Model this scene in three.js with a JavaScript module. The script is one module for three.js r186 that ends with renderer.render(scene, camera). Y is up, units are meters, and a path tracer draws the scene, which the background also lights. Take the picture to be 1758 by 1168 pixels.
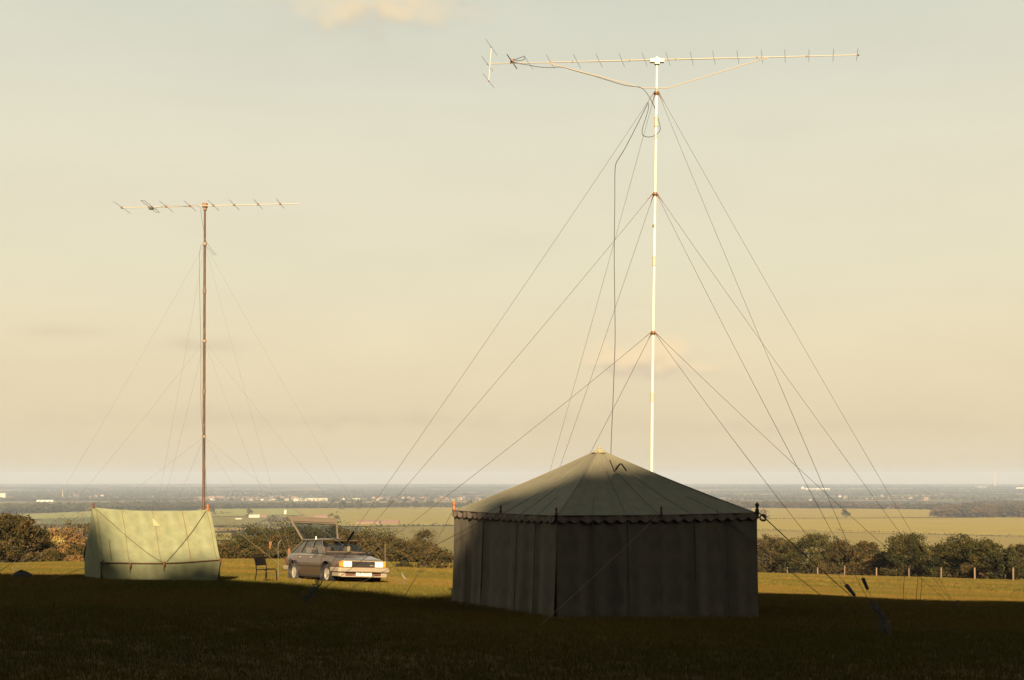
import * as THREE from 'three';
import { mergeGeometries } from 'three/addons/utils/BufferGeometryUtils.js';
import { RoundedBoxGeometry } from 'three/addons/geometries/RoundedBoxGeometry.js';
import { Brush, Evaluator, SUBTRACTION } from 'three-bvh-csg';

// ------------------------------------------------------------------ camera, sky, sun, exposure
const EYE = 1.6, FOCAL = 2000, CX = 879, HORIZON = 830;            // level camera, lens shifted up
const camera = new THREE.PerspectiveCamera(2 * Math.atan(HORIZON / FOCAL) * 180 / Math.PI, 1758 / 1660, 0.3, 60000);
camera.position.set(0, EYE, 0);
camera.setViewOffset(1758, 1660, 0, 0, 1758, 1168);
camera.updateProjectionMatrix();

const scene = new THREE.Scene();
const renderer = new THREE.WebGLRenderer();
renderer.toneMapping = THREE.LinearToneMapping;
renderer.toneMappingExposure = 3.0;
renderer.shadowMap.enabled = true;
const EXPOSURE = renderer.toneMappingExposure;

const SUN_AZ = 4 * Math.PI / 180, SUN_EL = 24 * Math.PI / 180;  // low evening sun behind the camera, a little to its right
const SUN = new THREE.Vector3(Math.sin(SUN_AZ) * Math.cos(SUN_EL), Math.sin(SUN_EL), Math.cos(SUN_AZ) * Math.cos(SUN_EL));
const sun = new THREE.DirectionalLight(new THREE.Color().setRGB(1.0, 0.79, 0.50), 5);
sun.position.copy(SUN).multiplyScalar(200);
sun.castShadow = true; sun.shadow.radius = 2;               // a hazy evening sun
sun.shadow.mapSize.set(4096, 4096);
Object.assign(sun.shadow.camera, { left: -120, right: 120, top: 60, bottom: -60, near: 1, far: 500 });
scene.add(sun, sun.target);

// ------------------------------------------------------------------ random numbers and noise
function rng(seed) { let s = seed >>> 0; return () => { s = (s + 0x6d2b79f5) >>> 0; let t = Math.imul(s ^ (s >>> 15), 1 | s); t = (t + Math.imul(t ^ (t >>> 7), 61 | t)) ^ t; return ((t ^ (t >>> 14)) >>> 0) / 4294967296; }; }
const hash = (x, y, s = 0) => { let h = Math.imul(x | 0, 374761393) + Math.imul(y | 0, 668265263) + Math.imul(s | 0, 1274126177); h = Math.imul(h ^ (h >>> 13), 1274126177); return ((h ^ (h >>> 16)) >>> 0) / 4294967296; };
const wrap = (i, p) => p ? ((i % p) + p) % p : i;
function noise(x, y, s = 0, p = 0) {
  const i = Math.floor(x), j = Math.floor(y), fx = x - i, fy = y - j, u = fx * fx * (3 - 2 * fx), v = fy * fy * (3 - 2 * fy);
  const h = (a, b) => hash(wrap(a, p), wrap(b, p), s);
  return (h(i, j) * (1 - u) + h(i + 1, j) * u) * (1 - v) + (h(i, j + 1) * (1 - u) + h(i + 1, j + 1) * u) * v;
}
function fbm(x, y, s = 0, n = 4, p = 0) { let a = 0, w = 0.5, t = 0; for (let k = 0; k < n; k++) { a += w * noise(x, y, s + k * 17, p); t += w; x *= 2; y *= 2; p *= 2; w *= 0.5; } return a / t; }
const lerp = (a, b, t) => a + (b - a) * t, clamp = (x, a, b) => Math.min(b, Math.max(a, x)), smooth = (a, b, x) => { const t = clamp((x - a) / (b - a), 0, 1); return t * t * (3 - 2 * t); };
const lin = (c) => (c /= 255) <= 0.04045 ? c / 12.92 : ((c + 0.055) / 1.055) ** 2.4;
function curve(knots) {                                             // smooth curve through [x, y] knots, no overshoot
  const n = knots.length, m = [];
  const d = knots.slice(1).map((k, i) => (k[1] - knots[i][1]) / (k[0] - knots[i][0]));
  for (let i = 0; i < n; i++) m.push(i === 0 ? d[0] : i === n - 1 ? d[n - 2] : d[i - 1] * d[i] <= 0 ? 0 : 2 * d[i - 1] * d[i] / (d[i - 1] + d[i]));
  return (x) => {
    if (x <= knots[0][0]) return knots[0][1];
    if (x >= knots[n - 1][0]) return knots[n - 1][1];
    let i = 0; while (x > knots[i + 1][0]) i++;
    const h = knots[i + 1][0] - knots[i][0], t = (x - knots[i][0]) / h, t2 = t * t, t3 = t2 * t;
    return (2 * t3 - 3 * t2 + 1) * knots[i][1] + (t3 - 2 * t2 + t) * h * m[i] + (3 * t2 - 2 * t3) * knots[i + 1][1] + (t3 - t2) * h * m[i + 1];
  };
}

// ------------------------------------------------------------------ the sky: evening air with a few soft clouds
{
  const W = 2048, H = 1024, data = new Float32Array(W * H * 4);
  const stops = [[-90, 190, 176, 140], [0, 178, 152, 110], [0.6, 204, 182, 141], [1.3, 217, 197, 157], [2, 221, 202, 162], [4, 228, 209, 171], [7, 233, 219, 183], [10, 231, 222, 191], [15, 228, 222, 197], [20, 218, 217, 198], [24, 210, 211, 196], [40, 162, 168, 160], [90, 98, 108, 112]];
  const chan = [1, 2, 3].map((c) => curve(stops.map((s) => [s[0], lin(s[c])])));
  const clouds = [ // azimuth to the right, elevation, half widths (degrees), strength, bright colour over grey underside
    [-6.8, 22.3, 4.6, 1.4, 0.9], [5.4, 6.05, 1.5, 0.8, 2.6], [7.2, 6.2, 1.4, 0.85, 2.4], [9.6, 5.6, 1.5, 0.45, 0.9], [-14.8, 6.5, 1.9, 0.3, -0.4], [-20.8, 6.9, 2.0, 0.3, -0.25], [-9, 3.0, 15, 0.5, -0.35], [14, 2.6, 11, 0.45, -0.3],
    [-60, 14, 8, 1.8, 0.6], [75, 19, 9, 2.2, 0.6], [130, 16, 9, 2, 0.5], [-120, 18, 10, 2, 0.6], [35, 20, 7, 1.2, 0.4], [-40, 9, 6, 0.8, 0.4]];
  for (let r = 0; r < H; r++) {
    const el = (r + 0.5) / H * 180 - 90, base = chan.map((f) => f(el));
    for (let c = 0; c < W; c++) {
      const az = ((c + 0.5) / W * 360 - 180) + 90, o = (r * W + c) * 4;
      let [R, G, B] = base;
      if (el > -1 && el < 35) {
        const haze = 1 + (fbm(az * 0.16 + 90, el * 0.6, 5, 4) - 0.5) * 0.06; R *= haze; G *= haze; B *= haze;
        for (const [ca, ce, wa, we, k] of clouds) {
          const da = (((az - ca) % 360) + 540) % 360 - 180;
          if (Math.abs(da) > wa * 2.2 || Math.abs(el - ce) > we * 3) continue;
          const wx = (fbm(da * 0.9 + ca, el * 1.6, 31, 3) - 0.5) * wa * 1.1, wy = (fbm(da * 0.7 + 40, el * 1.4 + ca, 77, 3) - 0.5) * we * 1.9;
          const x = (da + wx) / wa, y = (el - ce + wy) / we, q = x * x + (y > 0 ? y * y : y * y * 1.8);
          const body = Math.exp(-q * 1.5) * (0.45 + 0.9 * fbm(da * 1.3 + 7, el * 3.2 + ca, 9, 4));
          if (k > 0) {
            const top = smooth(-1.0, 0.1, y), a = clamp(body * 0.9 * k, 0, 0.9);
            R = lerp(R, lerp(lin(192), lin(248), top), a); G = lerp(G, lerp(lin(178), lin(222), top), a); B = lerp(B, lerp(lin(156), lin(178), top), a);
          } else {
            const a = clamp(body * -k, 0, 0.6);
            R = lerp(R, lin(196), a); G = lerp(G, lin(180), a); B = lerp(B, lin(152), a);
          }
        }
      }
      data[o] = R / EXPOSURE; data[o + 1] = G / EXPOSURE; data[o + 2] = B / EXPOSURE; data[o + 3] = 1;
    }
  }
  const sky = new THREE.DataTexture(data, W, H, THREE.RGBAFormat, THREE.FloatType);
  sky.mapping = THREE.EquirectangularReflectionMapping; sky.magFilter = THREE.LinearFilter; sky.wrapS = THREE.RepeatWrapping; sky.needsUpdate = true;
  scene.background = sky; scene.environment = sky;
}
scene.fog = new THREE.FogExp2(new THREE.Color().setRGB(0.66, 0.77, 1.0), 0.000078);

// ------------------------------------------------------------------ helpers
const V = (x, y, z) => new THREE.Vector3(x, y, z);
const at = (px, py, d) => V((px - CX) / FOCAL * d, EYE + (HORIZON - py) / FOCAL * d, -d);
const taken = new Map();
function numbered(name) { const n = taken.get(name) ?? 0; taken.set(name, n + 1); return n ? `${name}_${String(n).padStart(3, '0')}` : name; }
function tag(o, label, category, group, kind) { o.userData.label = label; if (category) o.userData.category = category; if (group) o.userData.group = group; if (kind) o.userData.kind = kind; return o; }
function thing(name, label, category, pos = V(0, 0, 0), turn = 0, group) {
  const o = new THREE.Group(); o.name = numbered(name); o.position.copy(pos); o.rotation.y = turn; scene.add(o);
  return tag(o, label, category, group);
}
function merge(list) {
  const out = list.filter(Boolean).map((g) => { const h = g.index ? g.toNonIndexed() : g.clone(); for (const k of Object.keys(h.attributes)) if (!['position', 'normal', 'uv'].includes(k)) h.deleteAttribute(k); if (!h.attributes.uv) h.setAttribute('uv', new THREE.BufferAttribute(new Float32Array(h.attributes.position.count * 2), 2)); if (!h.attributes.normal) h.computeVertexNormals(); return h; });
  return out.length === 1 ? out[0] : mergeGeometries(out);
}
function obj(name, geos, mat, parent = scene) {
  const g = Array.isArray(geos) ? merge(geos) : geos, m = new THREE.Mesh(g, mat);
  m.name = parent === scene ? numbered(name) : name; m.castShadow = m.receiveShadow = true; parent.add(m);
  return m;
}
function rod(a, b, r1, r2 = r1, n = 8) {
  const d = b.clone().sub(a), g = new THREE.CylinderGeometry(r2, r1, d.length(), n, 1);
  g.applyQuaternion(new THREE.Quaternion().setFromUnitVectors(V(0, 1, 0), d.clone().normalize()));
  return g.translate(...a.clone().add(b).multiplyScalar(0.5).toArray());
}
const tube = (pts, r, n = 5, seg) => new THREE.TubeGeometry(new THREE.CatmullRomCurve3(pts, false, 'centripetal'), seg ?? Math.max(8, pts.length * 6), r, n);
function rope(a, b, r, sag = 0, n = 5) {
  const pts = []; for (let i = 0; i <= 8; i++) { const t = i / 8; pts.push(a.clone().lerp(b, t).add(V(0, -sag * 4 * t * (1 - t), 0))); }
  return tube(pts, r, n, 20);
}
function box(w, h, d, x = 0, y = 0, z = 0, r = 0) { const g = r ? new RoundedBoxGeometry(w, h, d, 2, r) : new THREE.BoxGeometry(w, h, d); return g.translate(x, y, z); }
function sheet(nu, nv, f, su = 1, sv = 1) {                        // a grid surface from f(u, v) -> Vector3
  const p = [], uv = [], idx = [];
  for (let j = 0; j <= nv; j++) for (let i = 0; i <= nu; i++) { const q = f(i / nu, j / nv); p.push(q.x, q.y, q.z); uv.push(i / nu * su, j / nv * sv); }
  for (let j = 0; j < nv; j++) for (let i = 0; i < nu; i++) { const a = j * (nu + 1) + i, b = a + 1, c = a + nu + 1, e = c + 1; idx.push(a, b, e, a, e, c); }
  const g = new THREE.BufferGeometry(); g.setAttribute('position', new THREE.Float32BufferAttribute(p, 3)); g.setAttribute('uv', new THREE.Float32BufferAttribute(uv, 2)); g.setIndex(idx); g.computeVertexNormals();
  return g;
}
function texture(n, f, color = true) {                             // f(u, v) in 0..1 -> [r, g, b] in 0..255, tiling
  const d = new Uint8Array(n * n * 4);
  for (let y = 0; y < n; y++) for (let x = 0; x < n; x++) { const c = f((x + 0.5) / n, (y + 0.5) / n), o = (y * n + x) * 4; d[o] = clamp(c[0], 0, 255); d[o + 1] = clamp(c[1], 0, 255); d[o + 2] = clamp(c[2], 0, 255); d[o + 3] = 255; }
  const t = new THREE.DataTexture(d, n, n); t.wrapS = t.wrapT = THREE.RepeatWrapping; t.magFilter = THREE.LinearFilter; t.minFilter = THREE.LinearMipmapLinearFilter; t.generateMipmaps = true;
  if (color) t.colorSpace = THREE.SRGBColorSpace; t.needsUpdate = true;
  return t;
}
const rgb = (r, g, b) => new THREE.Color().setRGB(r, g, b);
const std = (color, roughness = 0.8, extra = {}) => new THREE.MeshStandardMaterial({ color, roughness, side: THREE.DoubleSide, ...extra });

// ------------------------------------------------------------------ the lie of the land
const drop = curve([[-70, 1.0], [-14, 1.35], [0, 1.6], [10, 2.02], [22.6, 2.6], [26, 2.76], [30, 2.94], [34, 3.17], [38, 3.45], [42, 3.74], [50, 4.3], [116, 8.3], [176, 12.5], [300, 21], [600, 40], [1000, 54], [1400, 61], [2500, 63], [4500, 64], [6500, 53], [9000, 32], [12000, 7], [12800, 12]]);
const across = curve([[-90, 0.2], [-48, -0.25], [-25, -0.69], [-12, -0.37], [0, 0], [40, 1.2], [70, 1.9], [110, 2.2]]);
function ground(x, z) {
  const d = -z, bumps = d < 300 ? (fbm(x * 0.22 + 50, z * 0.22, 3, 3) - 0.5) * 0.10 * smooth(26, 40, Math.abs(d)) : 0;
  const roll = d > 300 ? (fbm(x * 0.0012 + 9, z * 0.0012, 8, 3) - 0.5) * 3 * smooth(300, 1500, d) : 0;
  return EYE - drop(d) - across(x) * (1 - smooth(250, 1000, d)) + bumps + roll;
}
const on = (x, d, up = 0) => V(x, ground(x, -d) + up, -d);
function hit(px, py, from = 4) {                                    // where the sight line through that point meets the land
  let a = from, b = from;
  while (b < 12500) { b = a * 1.004; const p = at(px, py, b); if (p.y < ground(p.x, p.z)) break; a = b; }
  for (let k = 0; k < 24; k++) { const m = (a + b) / 2, p = at(px, py, m); if (p.y < ground(p.x, p.z)) b = m; else a = m; }
  const p = at(px, py, b); p.y = ground(p.x, p.z); return p;
}

// near pasture: one sheet of grass land
const grassTex = texture(1024, (u, v) => {
  const a = fbm(u * 16, v * 16, 1, 5, 16), b = fbm(u * 5, v * 5, 40, 3, 5), c = noise(u * 256, v * 256, 7, 256), s = fbm(u * 40, v * 40, 88, 3, 40);
  const dry = smooth(0.42, 0.66, b * 0.6 + s * 0.4), k = 0.72 + 0.36 * a + 0.25 * (c - 0.5);
  return [lerp(104, 134, dry) * k, lerp(88, 104, dry) * k, lerp(34, 46, dry) * k];
});
const grassBump = texture(512, (u, v) => { const a = 255 * (0.5 * fbm(u * 60, v * 60, 3, 3, 60) + 0.5 * noise(u * 200, v * 200, 5, 200)); return [a, a, a]; }, false);
{
  const xs = [], zs = [];
  for (let x = -260; x <= 260; x += Math.abs(x) < 70 ? 1.2 : 6) xs.push(x);
  for (let z = 80; z >= -330;) { zs.push(z); z -= z > -60 && z < 5 ? 0.8 : z > -180 ? 2.5 : 8; }
  const g = sheet(xs.length - 1, zs.length - 1, (u, v) => { const x = xs[Math.round(u * (xs.length - 1))], z = zs[Math.round(v * (zs.length - 1))]; return V(x, ground(x, z), z); });
  const p = g.attributes.position, uv = g.attributes.uv;
  for (let i = 0; i < p.count; i++) uv.setXY(i, p.getX(i) / 7, p.getZ(i) / 7);
  const m = new THREE.MeshPhysicalMaterial({ specularIntensity: 0.2, color: rgb(0.42, 0.37, 0.38), map: grassTex, bumpMap: grassBump, bumpScale: 0.03, roughness: 0.95, side: THREE.DoubleSide });
  tag(obj('pasture', g, m), 'sloping grass pasture under the tents, dark in front and sunlit behind', 'ground', null, 'structure');
}
// the wide plain below, a patchwork of fields
const plainTex = texture(2048, (u, v) => {
  const X = u * 34, Y = v * 60, wx = X + (fbm(u * 20, v * 20, 12, 3, 20) - 0.5) * 1.4, wy = Y + (fbm(u * 20, v * 20, 52, 3, 20) - 0.5) * 1.4;
  const j = wrap(Math.floor(wy), 60), i = wrap(Math.floor(wx + hash(j, 3) * 34), 34), k = hash(i, j, 4);
  const pal = [[126, 118, 66], [150, 132, 76], [108, 108, 62], [96, 92, 54], [170, 146, 92], [118, 102, 64], [88, 84, 52], [140, 128, 72]], c = pal[Math.floor(k * pal.length)];
  const fx = (wx + hash(j, 3) * 34) % 1, fy = wy % 1, edge = Math.min(fx, 1 - fx) < 0.035 || Math.min(fy, 1 - fy) < 0.05, n = 0.86 + 0.28 * fbm(u * 200, v * 200, 6, 3, 200);
  const wood = fbm(u * 26, v * 26, 91, 4, 26) > 0.6;
  return wood ? [62 * n, 58 * n, 38 * n] : edge ? [66 * n, 62 * n, 40 * n] : [c[0] * n, c[1] * n, c[2] * n];
});
{
  const zs = [], N = 90;
  for (let z = -300; z > -12700; z *= 1.032) zs.push(z);
  const g = sheet(N, zs.length - 1, (u, v) => { const z = zs[Math.round(v * (zs.length - 1))], t = u * 2 - 1, x = t * Math.max(1400, -z * 0.95); return V(x, ground(x, z) - (z > -325 ? 0.3 : 0), z); });
  const p = g.attributes.position, uv = g.attributes.uv;
  for (let i = 0; i < p.count; i++) uv.setXY(i, p.getX(i) / 7600 + 0.37, p.getZ(i) / 7600);
  tag(obj('plain', g, new THREE.MeshPhysicalMaterial({ specularIntensity: 0.2, color: rgb(0.54, 0.53, 0.50), map: plainTex, roughness: 1, side: THREE.DoubleSide })), 'wide hazy plain of fields reaching the horizon', 'ground', null, 'structure');
}
// fields that can be told apart
const fieldTex = texture(512, (u, v) => { const n = 255 * (0.66 + 0.22 * fbm(u * 6, v * 6, 3, 4, 6) + 0.12 * noise(u * 2, v * 90, 9, 0) + 0.08 * noise(u * 128, v * 128, 1, 128)); return [n, n, n]; }, false);
function field(corners, r, g, b, label) {
  const c = corners.map(([px, py]) => hit(px, py, 200));
  const s = sheet(40, 40, (u, v) => { const a = c[0].clone().lerp(c[1], u), e = c[3].clone().lerp(c[2], u), q = a.lerp(e, v); q.y = ground(q.x, q.z) + 1.2; return q; }, 3, 3);
  tag(obj('field', s, new THREE.MeshPhysicalMaterial({ color: rgb(r, g, b), roughness: 1, specularIntensity: 0.2, map: fieldTex, side: THREE.DoubleSide })), label, 'field', null, 'structure');
}
field([[1290, 873], [1640, 876], [1640, 889.5], [1290, 892]], 0.235, 0.176, 0.028, 'pale green-gold field below the dark wood strip on the right');
field([[1290, 892.4], [1800, 890], [1800, 923], [1290, 911.6]], 0.245, 0.182, 0.026, 'broad golden field between two thin hedges on the right');
field([[1290, 912.2], [1800, 923.6], [1800, 958], [1290, 950]], 0.205, 0.151, 0.031, 'ochre field just behind the hedgerow trees on the right');
field([[500, 874], [830, 872], [830, 903], [560, 905]], 0.220, 0.176, 0.031, 'light green-gold field beyond the brick barns left of the marquee');
field([[620, 906], [830, 904.4], [830, 962], [640, 964]], 0.147, 0.116, 0.019, 'olive meadow below the straight hedge beside the marquee');
field([[340, 875], [500, 874], [520, 886], [340, 888]], 0.205, 0.192, 0.046, 'pale field behind the small farm roofs');
field([[340, 889], [470, 888], [430, 904], [340, 904]], 0.147, 0.126, 0.031, 'dull olive field in front of the small farm roofs');
field([[350, 917], [399, 917], [396, 930], [350, 928]], 0.264, 0.202, 0.028, 'small bright yellow field patch beside the green tent');
field([[40, 884], [175, 878], [175, 889], [40, 893]], 0.205, 0.196, 0.056, 'pale green field above the bushes left of the green tent');
field([[70, 892], [175, 889.6], [175, 904], [70, 902]], 0.098, 0.101, 0.031, 'dull green field strip above the russet scrub on the left');

// ------------------------------------------------------------------ foliage
const leafMat = new THREE.MeshPhysicalMaterial({ specularIntensity: 0.15, vertexColors: true, roughness: 0.85, side: THREE.DoubleSide });
const barkTex = texture(256, (u, v) => { const k = 0.6 + 0.6 * fbm(u * 24, v * 5, 4, 4, 0); return [96 * k, 76 * k, 54 * k]; });
const barkMat = std(0xffffff, 0.95, { map: barkTex });
const PAL = {
  olive: [[0.0434, 0.0370, 0.0095], [0.0323, 0.0305, 0.0089], [0.0544, 0.0409, 0.0110], [0.0248, 0.0251, 0.0095]],
  brown: [[0.0543, 0.0369, 0.0121], [0.0415, 0.0324, 0.0110], [0.0654, 0.0415, 0.0132], [0.0321, 0.0285, 0.0110]],
  russet: [[0.1561, 0.0798, 0.0261], [0.1227, 0.0751, 0.0252], [0.1821, 0.1001, 0.0339], [0.0884, 0.0569, 0.0212]],
  straw: [[0.2716, 0.1972, 0.0582], [0.2171, 0.1624, 0.0485], [0.2389, 0.1508, 0.0485]],
  dark: [[0.0323, 0.0291, 0.0099], [0.0234, 0.0231, 0.0089], [0.0408, 0.0345, 0.0116]],
  grey: [[0.0445, 0.0409, 0.0165], [0.0346, 0.0338, 0.0149], [0.0544, 0.0476, 0.0187]],
};
// leaves through a set of ellipsoids [x, y, z, rx, ry, rz]; most sit near the outside, in clumps
function leaves(lobes, count, size, pal, R, floor = -1e9) {
  const p = new Float32Array(count * 18), n = new Float32Array(count * 18), c = new Float32Array(count * 18);
  const vol = lobes.map((l) => (l[3] * l[4] * l[5]) ** (2 / 3)), sum = vol.reduce((a, b) => a + b, 0);
  const clumps = [];
  lobes.forEach((l, i) => { const k = Math.max(5, Math.round(vol[i] / sum * count / 40)); for (let q = 0; q < k; q++) { const d = V(R() * 2 - 1, R() * 2 - 1, R() * 2 - 1); if (d.lengthSq() > 1 || d.lengthSq() < 0.01) { q--; continue; } const rr = 0.35 + 0.65 * Math.cbrt(R()); d.normalize().multiplyScalar(rr); clumps.push([l[0] + d.x * l[3], l[1] + d.y * l[4], l[2] + d.z * l[5], Math.min(l[3], l[4], l[5]) * (0.20 + 0.34 * R()), pal[Math.floor(R() * pal.length)], 0.8 + 0.4 * R()]); } });
  const a = V(0, 0, 0), b = V(0, 0, 0), nn = V(0, 0, 0);
  for (let i = 0; i < count; i++) {
    const q = clumps[Math.floor(R() * clumps.length)];
    let x, y, z, t = 0; do { x = R() * 2 - 1; y = R() * 2 - 1; z = R() * 2 - 1; } while (x * x + y * y + z * z > 1 && t++ < 20);
    x = q[0] + x * q[3] * 1.35; y = Math.max(q[1] + y * q[3], floor + R() * size); z = q[2] + z * q[3] * 1.35;
    nn.set(R() * 2 - 1, R() * 2 - 0.6, R() * 2 - 1).normalize(); a.set(nn.y, -nn.x + 0.01, R() - 0.5).cross(nn).normalize(); b.crossVectors(nn, a);
    const s = size * (0.6 + 0.8 * R()), w = s * (0.35 + 0.3 * R()), k = q[5] * (0.7 + 0.6 * R());
    const P = [[x + a.x * s, y + a.y * s, z + a.z * s], [x + b.x * w, y + b.y * w, z + b.z * w], [x - a.x * s, y - a.y * s, z - a.z * s], [x - b.x * w, y - b.y * w, z - b.z * w]];
    [0, 1, 2, 0, 2, 3].forEach((v, j) => { const o = i * 18 + j * 3; p.set(P[v], o); n[o] = nn.x; n[o + 1] = nn.y; n[o + 2] = nn.z; c[o] = q[4][0] * k; c[o + 1] = q[4][1] * k; c[o + 2] = q[4][2] * k; });
  }
  const g = new THREE.BufferGeometry(); g.setAttribute('position', new THREE.BufferAttribute(p, 3)); g.setAttribute('normal', new THREE.BufferAttribute(n, 3)); g.setAttribute('color', new THREE.BufferAttribute(c, 3));
  return g;
}
function limbs(h, w, R, bare = 0.25) {                              // trunk and boughs of a tree h high, w wide, foot at the origin
  const r = h * 0.032, out = [], top = V((R() - 0.5) * w * 0.1, h * 0.72, (R() - 0.5) * w * 0.1), fork = V(top.x * 0.4, h * bare, top.z * 0.4);
  out.push(rod(V(0, -0.3, 0), fork, r * 1.25, r, 7), rod(fork, top, r * 0.95, r * 0.3, 6));
  for (let i = 0; i < 7; i++) { const a = i * 2.4 + R(), s = fork.clone().lerp(top, i / 9), e = s.clone().add(V(Math.cos(a) * w * 0.32, h * (0.14 + 0.16 * R()), Math.sin(a) * w * 0.32)); out.push(rod(s, e, r * 0.5, r * 0.15, 5)); }
  return out;
}
function tree(px, top, width, d, pal, label, { count = 2600, size = 0.2, group, category = 'tree', name = 'tree', bare = 0.18, skirt = false, seed = px } = {}) {
  const R = rng(seed * 131 + 7), foot = on((px - CX) / FOCAL * d, d), h = EYE + (HORIZON - top) / FOCAL * d - foot.y + 0.1, w = width / FOCAL * d;
  const t = thing(name, label, category, foot, 0, group), lobes = [];
  const n = 6 + Math.floor(R() * 4);
  lobes.push([0, h * 0.56, 0, w * 0.36, h * 0.36, w * 0.34]);
  for (let i = 0; i < n; i++) { const a = i / n * 6.283 + R(), e = 0.26 + 0.52 * R(), k = 0.30 * (1 - 0.35 * Math.abs(e - 0.45)); lobes.push([Math.cos(a) * w * 0.30, h * e, Math.sin(a) * w * 0.30, w * k * 0.68, h * 0.19, w * k * 0.68]); }
  for (let i = 0; i < 3; i++) { const a = R() * 6.283; lobes.push([Math.cos(a) * w * 0.13, h * (0.78 + 0.07 * R()), Math.sin(a) * w * 0.13, w * 0.2, h * 0.15, w * 0.2]); }
  if (skirt) for (let i = 0; i < 6; i++) lobes.push([(i / 5 - 0.5) * w * 0.8, h * (0.12 + 0.08 * R()), (R() - 0.5) * w * 0.4, w * 0.14, h * 0.13, w * 0.14]);
  obj('trunk', limbs(h, w, R, bare), barkMat, t);
  obj('crown', leaves(lobes, count, size, PAL[pal], R, 0.05), leafMat, t);
  return t;
}
function bush(px, top, width, d, pal, label, { count = 1800, size = 0.16, group, squash = 1, seed = px } = {}) {
  const R = rng(seed * 77 + 3), foot = on((px - CX) / FOCAL * d, d), h = Math.max(0.5, EYE + (HORIZON - top) / FOCAL * d - foot.y) * 1.06, w = width / FOCAL * d * 1.1;
  const t = thing('bush', label, 'bush', foot, 0, group), lobes = [[0, h * 0.47, 0, w * 0.42, h * 0.48, w * 0.34 * squash]];
  for (let i = 0; i < 7; i++) { const x = (i / 6 - 0.5) * w * 0.78, e = 1 - (x / (w * 0.5)) ** 2 * 0.6; lobes.push([x, h * (0.34 + 0.38 * R()) * e, (R() - 0.5) * w * 0.5 * squash, w * (0.12 + 0.09 * R()), h * 0.26 * e, w * 0.15]); }
  const st = []; for (let i = 0; i < 7; i++) { const a = R() * 6.28; st.push(rod(V(Math.cos(a) * 0.1, -0.2, Math.sin(a) * 0.1), V(Math.cos(a) * w * 0.3, h * (0.5 + 0.3 * R()), Math.sin(a) * w * 0.25), 0.045, 0.012, 5)); }
  obj('stem', st, barkMat, t); obj('foliage', leaves(lobes, count, size, PAL[pal], R, 0.02), leafMat, t);
  return t;
}
function hedge(points, tall, pal, label, size, per) {               // a thin field hedge along [px, py] points on the land
  const R = rng(points[0][0] * 5 + 1), w = points.map(([x, y]) => hit(x, y, 200)), lobes = [];
  for (let i = 0; i + 1 < w.length; i++) { const L = w[i].distanceTo(w[i + 1]), n = Math.ceil(L / (tall * 1.2)); for (let k = 0; k < n; k++) { const q = w[i].clone().lerp(w[i + 1], (k + R() * 0.7) / n), h = tall * (0.65 + 0.6 * R() + (R() > 0.93 ? 0.7 : 0)); lobes.push([q.x - w[0].x, ground(q.x, q.z) - w[0].y + h * 0.4, q.z - w[0].z, tall * 0.8, h * 0.6, tall * 0.6]); } }
  const t = thing('hedge', label, 'hedge', w[0]);
  obj('foliage', leaves(lobes, lobes.length * per, size, PAL[pal], R), leafMat, t);
}

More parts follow.
